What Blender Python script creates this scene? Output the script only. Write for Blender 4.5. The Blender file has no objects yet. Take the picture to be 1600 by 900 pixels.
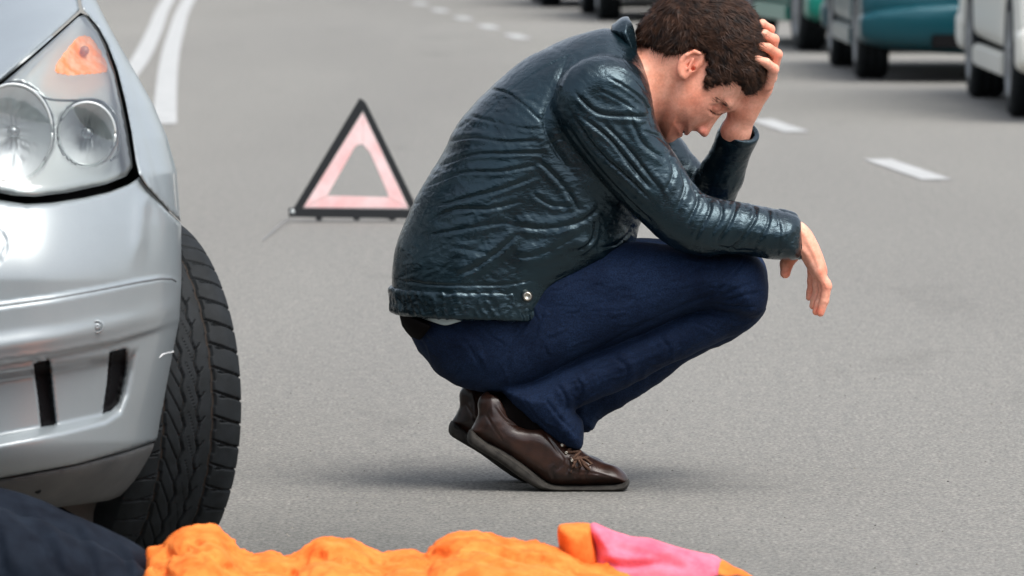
import bpy, bmesh, math, random
import numpy as np
from mathutils import Vector, Matrix, noise as mnoise
from mathutils.geometry import delaunay_2d_cdt
random.seed(7); rng = np.random.default_rng(7)
S = bpy.context.scene
C = S.collection

# ---------------------------------------------------------------- camera, sky, sun
CAM_H, FPX, PITCH = 1.28, 10000.0, math.atan(650/10000.0)
cam = bpy.data.cameras.new('camera'); camo = bpy.data.objects.new('camera', cam); C.objects.link(camo)
camo.location = (0, 0, CAM_H); camo.rotation_euler = (math.pi/2-PITCH, 0, 0)
cam.sensor_width = 36; cam.lens = FPX/1600*36; cam.clip_start = 0.5; cam.clip_end = 3000
cam.dof.use_dof = True; cam.dof.focus_distance = 13.2; cam.dof.aperture_fstop = 10.5
S.camera = camo
SUN_EL, SUN_AZ = math.radians(63), math.radians(136)      # azimuth measured from +Y towards +X
W = bpy.data.worlds.new('World'); S.world = W; W.use_nodes = True
nt = W.node_tree; bg = nt.nodes['Background']
sky = nt.nodes.new('ShaderNodeTexSky'); sky.sky_type = 'NISHITA'; sky.sun_disc = False
sky.sun_elevation = SUN_EL; sky.sun_rotation = SUN_AZ; sky.air_density = 1.0; sky.dust_density = 4.0; sky.ozone_density = 1.0
hsv = nt.nodes.new('ShaderNodeHueSaturation'); hsv.inputs['Saturation'].default_value = 0.45
nt.links.new(sky.outputs[0], hsv.inputs['Color']); nt.links.new(hsv.outputs[0], bg.inputs['Color'])
bg.inputs['Strength'].default_value = 0.14
sl = bpy.data.lights.new('sun', 'SUN'); so = bpy.data.objects.new('sun', sl); C.objects.link(so)
sl.energy = 1.1; sl.angle = math.radians(40); sl.color = (1, 0.96, 0.9)
sd = Vector((math.sin(SUN_AZ)*math.cos(SUN_EL), math.cos(SUN_AZ)*math.cos(SUN_EL), math.sin(SUN_EL)))
so.rotation_euler = sd.to_track_quat('Z', 'Y').to_euler(); so.location = (0, 0, 30)
S.view_settings.view_transform = 'Standard'; S.view_settings.look = 'None'
S.view_settings.gamma = 1; S.view_settings.use_curve_mapping = False
S.view_settings.exposure = 0.97
S.render.engine = 'CYCLES'; S.cycles.use_denoising = True

# ---------------------------------------------------------------- small helpers
cp, sp_ = math.cos(PITCH), math.sin(PITCH)
def P(u, v, Y):
    """world point at distance Y ahead for a point of the photograph (1600 x 900)"""
    a = (u-800)/FPX; b = (v-450)/FPX
    dy = cp - b*sp_; dz = -sp_ - b*cp
    return (a*Y/dy, Y, CAM_H + dz*Y/dy)
def PN(u, v, Y):
    u = np.asarray(u, float); v = np.asarray(v, float); Y = np.asarray(Y, float)+0*u
    a = (u-800)/FPX; b = (v-450)/FPX; dy = cp-b*sp_; dz = -sp_-b*cp
    return np.stack([a*Y/dy, Y, CAM_H+dz*Y/dy], -1)
def UV(p):
    x = p[:, 0]; y = p[:, 1]; z = p[:, 2]-CAM_H
    f = y*cp - z*sp_; up = y*sp_ + z*cp
    return 800+FPX*x/f, 450-FPX*up/f

def tag(o, label=None, cat=None, group=None, kind=None):
    for k, v in (('label', label), ('category', cat), ('group', group), ('kind', kind)):
        if v: o[k] = v
    return o
def link(name, me, mat=None, parent=None):
    o = bpy.data.objects.new(name, me); C.objects.link(o)
    if mat is not None:
        for m in (mat if isinstance(mat, (list, tuple)) else [mat]): me.materials.append(m)
    if parent is not None:
        o.parent = parent
        if parent.type == 'EMPTY': o.matrix_parent_inverse = (Matrix.Translation(parent.location) @ parent.rotation_euler.to_matrix().to_4x4()).inverted()
    return o
def empty(name, loc, rz=0):
    o = bpy.data.objects.new(name, None); C.objects.link(o); o.location = loc; o.rotation_euler = (0, 0, rz); return o
def mesh_np(name, v, f, smooth=True):
    me = bpy.data.meshes.new(name); v = np.asarray(v, np.float32); f = np.asarray(f, np.int32)
    n = f.shape[1]
    me.vertices.add(len(v)); me.vertices.foreach_set('co', v.ravel())
    me.loops.add(f.size); me.loops.foreach_set('vertex_index', f.ravel())
    me.polygons.add(len(f)); me.polygons.foreach_set('loop_start', np.arange(0, f.size, n, dtype=np.int32))
    me.polygons.foreach_set('loop_total', np.full(len(f), n, np.int32))
    me.update(calc_edges=True); me.validate()
    if smooth: me.polygons.foreach_set('use_smooth', np.ones(len(me.polygons), bool))
    return me
def spline(pts, n=6, closed=True):
    pts = np.asarray(pts, float); N = len(pts); out = []
    rngN = N if closed else N-1
    for i in range(rngN):
        if closed: p0, p1, p2, p3 = pts[(i-1) % N], pts[i], pts[(i+1) % N], pts[(i+2) % N]
        else: p0, p1, p2, p3 = pts[max(i-1, 0)], pts[i], pts[i+1], pts[min(i+2, N-1)]
        for k in range(n):
            t = k/n
            out.append(.5*((2*p1)+(-p0+p2)*t+(2*p0-5*p1+4*p2-p3)*t*t+(-p0+3*p1-3*p2+p3)*t**3))
    if not closed: out.append(pts[-1])
    return np.array(out)
def sdist(x, y, poly):
    """signed distance (negative inside) of points to a closed polygon"""
    sh = x.shape; x = x.ravel(); y = y.ravel()
    d = np.full(x.shape, 1e9); ins = np.zeros(x.shape, bool)
    q = np.roll(poly, -1, 0)
    for (ax, ay), (bx, by) in zip(poly, q):
        ex, ey = bx-ax, by-ay; L = ex*ex+ey*ey+1e-12
        t = np.clip(((x-ax)*ex+(y-ay)*ey)/L, 0, 1)
        d = np.minimum(d, (x-ax-t*ex)**2+(y-ay-t*ey)**2)
        c = ((ay > y) != (by > y))
        if c.any(): ins ^= c & (x < ex*(y-ay)/(ey if abs(ey) > 1e-12 else 1e-12)+ax)
    d = np.sqrt(d); return np.where(ins, -d, d).reshape(sh)

# ---------------------------------------------------------------- implicit surfaces
class Field:
    def __init__(s, lo, hi, h):
        s.h = h; s.lo = np.array(lo, float)
        s.n = [int(math.ceil((hi[i]-lo[i])/h))+1 for i in range(3)]
        s.ax = [s.lo[i]+h*np.arange(s.n[i]) for i in range(3)]
        s.a = np.full(s.n, .2, np.float32)
    def sl(s, lo, hi):
        r = []
        for i in range(3):
            a = max(0, int((lo[i]-s.lo[i])/s.h)); b = min(s.n[i], int((hi[i]-s.lo[i])/s.h)+2); r.append(slice(a, max(a, b)))
        return tuple(r)
    def mix(s, r, d, k, op):
        a = s.a[r]; d = d.astype(np.float32)
        if op == 'u': h = np.maximum(k-np.abs(a-d), 0)/k; s.a[r] = np.minimum(a, d)-h*h*k*.25
        elif op == 's': d = -d; h = np.maximum(k-np.abs(a-d), 0)/k; s.a[r] = np.maximum(a, d)+h*h*k*.25
    def cone(s, a, b, ra, rb, k=.01, sy=1., op='u'):
        a = np.array(a, float); b = np.array(b, float); m = max(ra, rb)*max(1, sy)+k+2*s.h
        r = s.sl(np.minimum(a, b)-m, np.maximum(a, b)+m)
        X = s.ax[0][r[0]][:, None, None]-a[0]; Y = (s.ax[1][r[1]][None, :, None]-a[1])/sy; Z = s.ax[2][r[2]][None, None, :]-a[2]
        e = b-a; e[1] /= sy; L = (e**2).sum()+1e-9
        t = np.clip((X*e[0]+Y*e[1]+Z*e[2])/L, 0, 1)
        d = np.sqrt((X-t*e[0])**2+(Y-t*e[1])**2+(Z-t*e[2])**2)-(ra+(rb-ra)*t)
        s.mix(r, d, k, op)
    def chain(s, pts, k=.01, sy=1., op='u'):
        for p, q in zip(pts, pts[1:]): s.cone(p[0], q[0], p[1], q[1], k, sy, op)
    def infl(s, poly, yc, Wd, R, k=.01, op='u', n=6, slope=(0, 0), px=True, yc0=None):
        """solid whose side outline is poly (photo points at distance yc), rounded to half-width Wd"""
        pl = spline(poly, n) if n > 1 else np.asarray(poly, float)
        if px: w = PN(pl[:, 0], pl[:, 1], yc if yc0 is None else yc0); pl = w[:, [0, 2]]
        m = k+2*s.h; lo = pl.min(0)-m; hi = pl.max(0)+m; cx, cz = pl.mean(0)
        sm = abs(slope[0])*(hi[0]-lo[0])/2+abs(slope[1])*(hi[1]-lo[1])/2
        r = s.sl((lo[0], yc-Wd-m-sm, lo[1]), (hi[0], yc+Wd+m+sm, hi[1]))
        gx, gz = np.meshgrid(s.ax[0][r[0]], s.ax[2][r[2]], indexing='ij')
        d2 = sdist(gx, gz, pl)
        yy = yc+slope[0]*(gx-cx)+slope[1]*(gz-cz)
        q = np.maximum(d2+R, 0)/R; Y = (s.ax[1][r[1]][None, :, None]-yy[:, None, :])/Wd
        g = np.sqrt(q[:, None, :]**2+Y**2)
        s.mix(r, (g-1)*min(R, Wd), k, op)
    def half(s, nrm, p, k=.004):
        """cut away everything on the side nrm points to"""
        n = np.array(nrm, float); n /= np.linalg.norm(n)
        d = (s.ax[0][:, None, None]-p[0])*n[0]+(s.ax[1][None, :, None]-p[1])*n[1]+(s.ax[2][None, None, :]-p[2])*n[2]
        s.mix((slice(None),)*3, -d, k, 's')
    def mesh(s, smooth=1):
        a = s.a; b = a < 0
        c = np.zeros([n-1 for n in s.n], np.uint8)
        offs = [(i, j, k) for i in (0, 1) for j in (0, 1) for k in (0, 1)]
        nx, ny, nz = s.n
        for i, j, k in offs: c += b[i:nx-1+i, j:ny-1+j, k:nz-1+k]
        act = (c > 0) & (c < 8); I = np.argwhere(act); idx = np.full(act.shape, -1, np.int32); idx[act] = np.arange(len(I))
        val = {o: a[I[:, 0]+o[0], I[:, 1]+o[1], I[:, 2]+o[2]] for o in offs}
        acc = np.zeros((len(I), 3)); cnt = np.zeros(len(I))
        for o in offs:
            for x in range(3):
                if o[x] == 0:
                    o2 = list(o); o2[x] = 1; o2 = tuple(o2)
                    va, vb = val[o], val[o2]; m = (va < 0) != (vb < 0)
                    t = np.where(m, va/np.where(va-vb == 0, 1, va-vb), 0)
                    p = np.array(o, float)[None, :].repeat(len(I), 0); p[:, x] += t
                    acc[m] += p[m]; cnt[m] += 1
        v = s.lo+(I+acc/cnt[:, None])*s.h
        F = []
        for x in range(3):
            y, z = (x+1) % 3, (x+2) % 3
            sa = [slice(1, None)]*3; sb = [slice(1, None)]*3; sa = [slice(1, -1)]*3; sa[x] = slice(0, -1); sb = [slice(1, -1)]*3; sb[x] = slice(1, None)
            A = b[tuple(sa)]; B = b[tuple(sb)]; ch = np.argwhere(A != B)
            inside = A[ch[:, 0], ch[:, 1], ch[:, 2]]
            base = ch.copy(); base[:, y] += 1; base[:, z] += 1
            def g(dy, dz):
                q = base.copy(); q[:, y] += dy; q[:, z] += dz; return idx[q[:, 0], q[:, 1], q[:, 2]]
            q = np.stack([g(-1, -1), g(0, -1), g(0, 0), g(-1, 0)], 1)
            q[~inside] = q[~inside][:, ::-1]; F.append(q)
        f = np.concatenate(F); f = f[(f >= 0).all(1)]
        for _ in range(smooth): v = lap(v, f, .5)
        return v, f
def lap(v, f, w):
    ctr = v[f].mean(1); acc = np.zeros_like(v); cnt = np.bincount(f.ravel(), minlength=len(v))
    for c in range(3):
        acc[:, c] = np.bincount(f.ravel(), weights=np.repeat(ctr[:, c], 4), minlength=len(v))
    return v*(1-w)+w*acc/np.maximum(cnt, 1)[:, None]
def vnorm(v, f):
    fn = np.cross(v[f[:, 2]]-v[f[:, 0]], v[f[:, 3]]-v[f[:, 1]]); n = np.zeros_like(v)
    for c in range(3): n[:, c] = np.bincount(f.ravel(), weights=np.repeat(fn[:, c], 4), minlength=len(v))
    return n/np.maximum(np.linalg.norm(n, axis=1), 1e-12)[:, None]
def strokes(v, f, lst, near=True, cusp=False):
    """lst: (points, width px, ridge mm, groove mm) ; the groove lies right of the stroke (below one drawn left to right)"""
    n = vnorm(v, f); U, V = UV(v); D = np.zeros(len(v)); wt = np.clip(-n[:, 1]*2.2+.25, 0, 1) if near else np.ones(len(v))
    for pts, w, ar, ag in lst:
        p = spline(pts, 5, False); m = 4*w
        sel = np.where((U > p[:, 0].min()-m) & (U < p[:, 0].max()+m) & (V > p[:, 1].min()-m) & (V < p[:, 1].max()+m) & (wt > 0))[0]
        if not len(sel): continue
        u, vv = U[sel], V[sel]; best = np.full(len(sel), 1e9); sd = np.zeros(len(sel)); tt = np.zeros(len(sel)); N = len(p)-1
        for i in range(N):
            ex, ey = p[i+1]-p[i]; L = ex*ex+ey*ey+1e-9
            t = np.clip(((u-p[i, 0])*ex+(vv-p[i, 1])*ey)/L, 0, 1); dx = u-p[i, 0]-t*ex; dy = vv-p[i, 1]-t*ey
            d = np.hypot(dx, dy); b = d < best; best[b] = d[b]; sg = np.sign(ex*dy-ey*dx); sd[b] = (d*sg)[b]; tt[b] = ((i+t)/N)[b]
        tp = np.clip(np.minimum(tt, 1-tt)*5, 0, 1); tp = tp*tp*(3-2*tp)
        if cusp: D[sel] += tp*(ar*np.exp(-((sd+1.1*w)/(1.9*w))**2)+.5*ar*np.exp(-((sd-1.3*w)/(1.1*w))**2)-ag*np.exp(-best/(.75*w))); continue
        D[sel] += tp*(ar*np.exp(-(sd/w)**2)-ag*np.exp(-((sd-1.5*w)/w)**2)*np.clip(1.6-best/(3*w), 0, 1))
    return v+n*(D*wt*.001)[:, None]
def fbm(p, o=3):
    r = 0; a = 1
    for i in range(o): r += a*mnoise.noise(Vector(p)*(2**i)); a *= .5
    return r
def noisedisp(v, f, fn):
    n = vnorm(v, f); d = np.array([fn(p) for p in v]); return v+n*d[:, None]

# ---------------------------------------------------------------- materials
def mat(name, col, rough=.6, metal=0., **kw):
    m = bpy.data.materials.new(name); m.use_nodes = True; b = m.node_tree.nodes['Principled BSDF']
    b.inputs['Base Color'].default_value = (*col, 1); b.inputs['Roughness'].default_value = rough; b.inputs['Metallic'].default_value = metal
    for k, v in kw.items(): b.inputs[k.replace('_', ' ')].default_value = v
    return m
def N(m, t, **kw):
    n = m.node_tree.nodes.new(t)
    for k, v in kw.items():
        if k in n.inputs.keys(): n.inputs[k].default_value = v
        else: setattr(n, k, v)
    return n
def L(m, a, b): m.node_tree.links.new(a, b)
def bsdf(m): return m.node_tree.nodes['Principled BSDF']
def coords(m, scale=(1, 1, 1)):
    t = N(m, 'ShaderNodeNewGeometry'); q = N(m, 'ShaderNodeMapping'); q.inputs['Scale'].default_value = scale
    L(m, t.outputs['Position'], q.inputs[0]); return q.outputs[0]
def colvar(m, c1, c2, scale, detail=4, lo=.35, hi=.65, mp=(1, 1, 1), rough=.6):
    n = N(m, 'ShaderNodeTexNoise'); n.inputs['Scale'].default_value = scale; n.inputs['Detail'].default_value = detail; n.inputs['Roughness'].default_value = rough
    L(m, coords(m, mp), n.inputs['Vector'])
    r = N(m, 'ShaderNodeValToRGB'); r.color_ramp.elements[0].position = lo; r.color_ramp.elements[1].position = hi
    r.color_ramp.elements[0].color = (*c1, 1); r.color_ramp.elements[1].color = (*c2, 1)
    L(m, n.outputs['Fac'], r.inputs[0]); return r.outputs[0]
def bump(m, scale, dist, strength=1., detail=4, mp=(1, 1, 1), kind='noise', prev=None):
    if kind == 'noise': n = N(m, 'ShaderNodeTexNoise'); n.inputs['Detail'].default_value = detail
    else: n = N(m, 'ShaderNodeTexVoronoi')
    n.inputs['Scale'].default_value = scale; L(m, coords(m, mp), n.inputs['Vector'])
    b = N(m, 'ShaderNodeBump'); b.inputs['Strength'].default_value = strength; b.inputs['Distance'].default_value = dist
    L(m, n.outputs[0], b.inputs['Height'])
    if prev is not None: L(m, prev, b.inputs['Normal'])
    return b.outputs[0]
def mixc(m, a, b, fac, mode='MULTIPLY'):
    x = N(m, 'ShaderNodeMixRGB'); x.blend_type = mode
    if hasattr(fac, 'is_linked'): L(m, fac, x.inputs[0])
    else: x.inputs[0].default_value = fac
    for s, i in ((a, 1), (b, 2)):
        if hasattr(s, 'is_linked'): L(m, s, x.inputs[i])
        else: x.inputs[i].default_value = (*s, 1)
    return x.outputs[0]

M = {}
m = M['asphalt'] = mat('asphalt', (.2, .2, .19), .93)
c1 = colvar(m, (.196, .193, .181), (.226, .223, .209), .5, 5, .3, .7, mp=(1, .14, 1))
c2 = colvar(m, (.58, .58, .57), (1.27, 1.26, 1.24), 120, 3, .34, .66, mp=(1, .5, 1))
c3 = colvar(m, (.84, .85, .85), (1.10, 1.09, 1.07), 30, 4, .3, .7, mp=(1, .4, 1))
c4 = colvar(m, (.80, .80, .80), (1.0, 1.0, 1.0), 1.3, 6, .30, .40, mp=(1, .3, 1), rough=.7)
c5 = colvar(m, (.88, .88, .89), (1.04, 1.04, 1.03), .22, 4, .35, .6, mp=(1, .07, 1))
# a soft-edged darker patch in front of the silver car
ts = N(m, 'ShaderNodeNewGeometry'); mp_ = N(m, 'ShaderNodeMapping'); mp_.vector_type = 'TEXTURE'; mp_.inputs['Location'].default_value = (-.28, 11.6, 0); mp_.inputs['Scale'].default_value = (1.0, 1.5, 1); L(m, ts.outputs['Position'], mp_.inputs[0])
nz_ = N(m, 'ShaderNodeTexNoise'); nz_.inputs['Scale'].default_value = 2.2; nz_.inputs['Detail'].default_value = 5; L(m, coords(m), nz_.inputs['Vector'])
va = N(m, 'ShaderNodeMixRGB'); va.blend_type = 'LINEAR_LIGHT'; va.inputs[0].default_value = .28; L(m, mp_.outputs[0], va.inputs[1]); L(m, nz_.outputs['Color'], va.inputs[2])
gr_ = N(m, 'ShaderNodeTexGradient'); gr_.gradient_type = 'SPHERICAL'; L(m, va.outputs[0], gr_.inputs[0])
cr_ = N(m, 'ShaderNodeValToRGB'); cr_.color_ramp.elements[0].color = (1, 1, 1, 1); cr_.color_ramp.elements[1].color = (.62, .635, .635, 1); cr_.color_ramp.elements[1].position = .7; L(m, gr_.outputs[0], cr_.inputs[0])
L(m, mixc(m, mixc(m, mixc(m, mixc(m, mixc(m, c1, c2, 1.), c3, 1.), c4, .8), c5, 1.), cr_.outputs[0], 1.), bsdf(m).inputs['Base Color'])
L(m, bump(m, 150, .004, .7, 3), bsdf(m).inputs['Normal'])
m = M['paint'] = mat('road_paint', (.5, .51, .5), .8)
L(m, mixc(m, colvar(m, (.33, .34, .335), (.44, .45, .445), 9, 6), colvar(m, (.85,)*3, (1.05,)*3, 150, 3), 1.), bsdf(m).inputs['Base Color'])
M['verge'] = m = mat('verge', (.1, .09, .05), .95); L(m, colvar(m, (.07, .075, .035), (.16, .13, .08), 1.5), bsdf(m).inputs['Base Color'])
m = M['leather'] = mat('black_leather', (.012, .022, .027), .3); bsdf(m).inputs['Specular IOR Level'].default_value = .66; bsdf(m).inputs['Specular Tint'].default_value = (.62, .86, 1, 1)
L(m, colvar(m, (.0016, .005, .007), (.0045, .0125, .0175), 12, 4), bsdf(m).inputs['Base Color'])
r_ = colvar(m, (.14,)*3, (.30,)*3, 22, 4); L(m, r_, bsdf(m).inputs['Roughness'])
b1 = bump(m, 480, .0006, .35, 3, kind='vor'); b2 = bump(m, 60, .0035, .55, 5, (1, 1, 2.0), prev=b1)
L(m, b2, bsdf(m).inputs['Normal'])
m = M['denim'] = mat('dark_denim', (.008, .017, .055), .82); bsdf(m).inputs['Specular IOR Level'].default_value = .15
L(m, mixc(m, colvar(m, (.0028, .0085, .026), (.0085, .0195, .050), 9, 5), colvar(m, (.6,)*3, (1.45,)*3, 330, 3), 1.), bsdf(m).inputs['Base Color'])
L(m, bump(m, 60, .004, .35, 4, (1, 1, 2), prev=bump(m, 500, .0008, .6, 2, (1, 1, .5))), bsdf(m).inputs['Normal'])
m = M['navy'] = mat('navy_cloth', (.012, .017, .027), .8); bsdf(m).inputs['Specular IOR Level'].default_value = .1
L(m, colvar(m, (.003, .005, .010), (.009, .014, .023), 14, 5), bsdf(m).inputs['Base Color'])
L(m, bump(m, 400, .0006, .5, 2), bsdf(m).inputs['Normal'])
m = M['skin'] = mat('skin', (.58, .28, .18), .5); b = bsdf(m); b.inputs['Subsurface Weight'].default_value = .12; b.inputs['Subsurface Radius'].default_value = (.012, .004, .002); b.inputs['Subsurface Scale'].default_value = .6
L(m, mixc(m, colvar(m, (.78, .315, .20), (.94, .47, .33), 26, 4), colvar(m, (.90, .86, .86), (1.05, 1.05, 1.05), 190, 4), 1.), b.inputs['Base Color'])
at = N(m, 'ShaderNodeAttribute'); at.attribute_name = 'complexion'; L(m, mixc(m, b.inputs['Base Color'].links[0].from_socket, at.outputs['Color'], 1.), b.inputs['Base Color'])
L(m, bump(m, 420, .0006, .35, 3), b.inputs['Normal'])
m = M['lips'] = mat('lips', (.50, .13, .10), .4)
m = M['hair'] = mat('dark_brown_hair', (.022, .012, .008), .6); bsdf(m).inputs['Specular IOR Level'].default_value = .25
L(m, colvar(m, (.008, .004, .0028), (.062, .027, .014), 60, 3), bsdf(m).inputs['Base Color'])
m = M['shoe'] = mat('brown_leather', (.035, .014, .008), .32)
L(m, colvar(m, (.012, .005, .0035), (.036, .013, .007), 25, 4), bsdf(m).inputs['Base Color']); L(m, bump(m, 300, .0006, .4, 3), bsdf(m).inputs['Normal'])
m = M['sole'] = mat('rubber_sole', (.07, .065, .055), .85); L(m, colvar(m, (.012, .010, .008), (.040, .036, .029), 50, 4), bsdf(m).inputs['Base Color'])
M['sock'] = mat('dark_sock', (.004, .003, .003), .95); bsdf(M['sock']).inputs['Specular IOR Level'].default_value = .05
M['belt'] = mat('belt_leather', (.006, .005, .005), .85); bsdf(M['belt']).inputs['Specular IOR Level'].default_value = .03
M['shirt'] = mat('pale_shirt', (.42, .50, .52), .85)
M['steel'] = mat('brushed_metal', (.5, .47, .4), .3, 1.)
m = M['orange'] = mat('orange_cloth', (.85, .24, .03), .85); bsdf(m).inputs['Specular IOR Level'].default_value = .15
L(m, colvar(m, (.62, .125, .018), (.84, .235, .048), 22, 6), bsdf(m).inputs['Base Color']); L(m, bump(m, 60, .004, .5, 4), bsdf(m).inputs['Normal'])
m = M['pink'] = mat('pink_cloth', (.80, .20, .28), .75)
L(m, colvar(m, (.66, .085, .15), (.80, .21, .30), 14, 4), bsdf(m).inputs['Base Color']); L(m, bump(m, 60, .004, .4, 4), bsdf(m).inputs['Normal'])
m = M['silver'] = mat('silver_car_paint', (.5, .56, .58), .34, .25); bsdf(m).inputs['Coat Weight'].default_value = .45; bsdf(m).inputs['Coat Roughness'].default_value = .1
dirt = colvar(m, (.25, .285, .30), (.29, .328, .345), 3.5, 6, .3, .7); L(m, mixc(m, dirt, colvar(m, (.93,)*3, (1.05,)*3, 900, 2), .7), bsdf(m).inputs['Base Color'])
m = M['valance'] = mat('grey_valance', (.15, .155, .16), .6); L(m, colvar(m, (.055, .057, .058), (.105, .105, .102), 7, 6), bsdf(m).inputs['Base Color'])
M['black'] = mat('black_plastic', (.006, .006, .007), .7); bsdf(M['black']).inputs['Specular IOR Level'].default_value = .12
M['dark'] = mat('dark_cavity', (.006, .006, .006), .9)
m = M['tyre'] = mat('tyre_rubber', (.02, .024, .027), .72); bsdf(m).inputs['Specular IOR Level'].default_value = .28
U_ = colvar(m, (.003, .005, .006), (.009, .012, .0145), 30, 5); L(m, U_, bsdf(m).inputs['Base Color']); L(m, bump(m, 350, .0008, .4, 3), bsdf(m).inputs['Normal'])
M['groove'] = m = mat('dusty_groove', (.02, .014, .010), .9)
M['chrome'] = mat('lamp_reflector', (.66, .70, .71), .42, .3)
M['housing'] = mat('lamp_housing', (.52, .56, .56), .28, .3)
m = M['amber'] = mat('amber_lens', (.95, .28, .10), .25); bsdf(m).inputs['Emission Color'].default_value = (1, .25, .05, 1); bsdf(m).inputs['Emission Strength'].default_value = .12; L(m, colvar(m, (.92, .25, .035), (.85, .50, .32), 26, 4, .38, .66), bsdf(m).inputs['Base Color'])
m = M['cover'] = bpy.data.materials.new('clear_lens_cover'); m.use_nodes = True; q = m.node_tree.nodes; q.clear()
o_ = q.new('ShaderNodeOutputMaterial'); t_ = q.new('ShaderNodeBsdfTransparent'); g_ = q.new('ShaderNodeBsdfGlossy'); x_ = q.new('ShaderNodeMixShader'); fr = q.new('ShaderNodeFresnel')
t_.inputs[0].default_value = (.93, .95, .95, 1); g_.inputs['Roughness'].default_value = .08; fr.inputs[0].default_value = 1.9
for a, b in ((fr.outputs[0], x_.inputs[0]), (t_.outputs[0], x_.inputs[1]), (g_.outputs[0], x_.inputs[2]), (x_.outputs[0], o_.inputs[0])): m.node_tree.links.new(a, b)
M['reflector'] = m = mat('red_white_reflector', (.85, .40, .38), .45)
L(m, colvar(m, (.90, .52, .51), (.90, .68, .67), 14, 3), bsdf(m).inputs['Base Color'])
M['rubberblack'] = mat('black_trim', (.012, .014, .016), .45)
def carpaint(n, c, rough=.28, metal=.2):
    m = mat(n, c, rough, metal); bsdf(m).inputs['Coat Weight'].default_value = .25; bsdf(m).inputs['Coat Roughness'].default_value = .1; bsdf(m).inputs['Specular IOR Level'].default_value = .3; return m
M['teal'] = carpaint('teal_paint', (.004, .066, .088)); M['green'] = carpaint('green_paint', (.005, .20, .15)); M['cream'] = carpaint('white_van_paint', (.70, .70, .64), .4, 0)
M['greypaint'] = carpaint('grey_paint', (.36, .38, .38)); M['darkpaint'] = carpaint('dark_paint', (.02, .03, .04))
M['glass'] = mat('dark_window_glass', (.015, .02, .022), .08)
M['redlamp'] = mat('red_lamp', (.45, .03, .02), .3); M['mouth'] = mat('mouth_shadow', (.03, .008, .007), .5)
M['whitelamp'] = mat('white_lamp', (.75, .72, .70), .3)
M['plate'] = mat('number_plate', (.7, .7, .68), .5)

# ---------------------------------------------------------------- ground
def sheet(name, pts, z, m, parent=None):
    me = bpy.data.meshes.new(name); me.from_pydata([(x, y, z) for x, y in pts], [], [list(range(len(pts)))]); me.update()
    return link(name, me, m, parent)
road = tag(sheet('road', [(-400, -60), (400, -60), (400, 900), (-400, 900)], 0, M['asphalt']), kind='structure')
tag(sheet('grass_verge', [(.1, 66), (60, 50), (60, 160), (-14, 160), (-4, 95)], .004, M['verge']), kind='structure')
def gp(u, v):
    s = (v+200)/CAM_H; return ((u-800)/s, FPX/s)
def band(name, cpts, w):
    c = spline(cpts, 4, False); l = []; r = []
    for i, p in enumerate(c):
        t = c[min(i+1, len(c)-1)]-c[max(i-1, 0)]; t /= np.linalg.norm(t); n = np.array([t[1], -t[0]])*w/2
        l.append(p-n); r.append(p+n)
    vs = [(x, y, .004) for x, y in l+r[::1]]; k = len(c)
    me = bpy.data.meshes.new(name); me.from_pydata(vs, [], [(i, k+i, k+i+1, i+1) for i in range(k-1)]); me.update()
    return link(name, me, M['paint'], road)
band('double_line_stripe', [gp(257, 194), gp(259, 150), gp(264, 100), gp(274, 55), gp(295, 0), gp(340, -60), gp(420, -110)], .125)
band('double_line_stripe', [gp(170, 165), gp(195, 125), gp(222, 88), gp(243, 45), gp(263, 0), gp(308, -60), gp(392, -110)], .125)
for Y0, Y1 in ((26.6, 28.5), (31.5, 33.1), (36.2, 37.8), (40.6, 42.1), (45, 46.4), (49.1, 50.5), (52.3, 53.6), (55.4, 56.7), (58.6, 59.9), (61.7, 63), (65.2, 66.6), (69, 70.4)):
    fx = lambda Y: 1.71-.0746*(Y-27.4)
    band('lane_dash', [(fx(Y0), Y0), (fx((Y0+Y1)/2), (Y0+Y1)/2), (fx(Y1), Y1)], .125)
# loose grit on the road near the man
v = []; f = []
for i in range(420):
    u = random.uniform(380, 1600); y = random.uniform(330, 900); x, Y = gp(u, y); r = random.uniform(.0012, .0035); k = len(v)
    a = random.uniform(0, 3); hh = r*random.uniform(.5, 1.)
    for j in range(5): v.append((x+r*math.cos(a+j*1.2566)*random.uniform(.7, 1.2), Y+r*math.sin(a+j*1.2566), 0))
    v.append((x, Y, hh)); f += [(k+j, k+(j+1) % 5, k+5) for j in range(5)]
me = bpy.data.meshes.new('grit'); me.from_pydata(v, [], f); me.update()
gm = mat('grit', (.12, .115, .10), .9); L(gm, colvar(gm, (.05, .05, .045), (.30, .28, .24), 8, 2), bsdf(gm).inputs['Base Color'])
tag(link('grit', me, gm), 'loose grit scattered over the grey asphalt', 'grit', kind='stuff')
#==PART2==
# ---------------------------------------------------------------- the crouching man
Y0 = 13.33
px = .001333
man = tag(empty('person', (P(900, 760, Y0)[0], Y0, 0)), 'man in black leather jacket and blue jeans crouching on the road, head in hand', 'person')
NA = Y0-.20        # the near arm
bb = lambda u0, v0, u1, v1, y0, y1: ((P(u0, v1, Y0)[0], Y0+y0, P(u0, v1, Y0)[2]), (P(u1, v0, Y0)[0], Y0+y1, P(u1, v0, Y0)[2]))
HEADP = [(1133, 173), (1145, 164), (1157, 155), (1169, 145), (1186, 126), (1192, 100), (1186, 62), (1168, 30), (1140, 6), (1104, -6), (1064, -4), (1034, 12), (1016, 38), (1010, 70), (1012, 110), (1018, 150), (1027, 190), (1034, 214), (1041, 219), (1049, 217), (1057, 212.5), (1063, 211.5), (1067, 207.5), (1069, 204.5), (1073, 208), (1078, 206.5), (1083, 203), (1097, 197), (1112, 188), (1124, 178)]
def headfield(F, k=.006):
    F.infl(HEADP, Y0, .077, .085, k)
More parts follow.
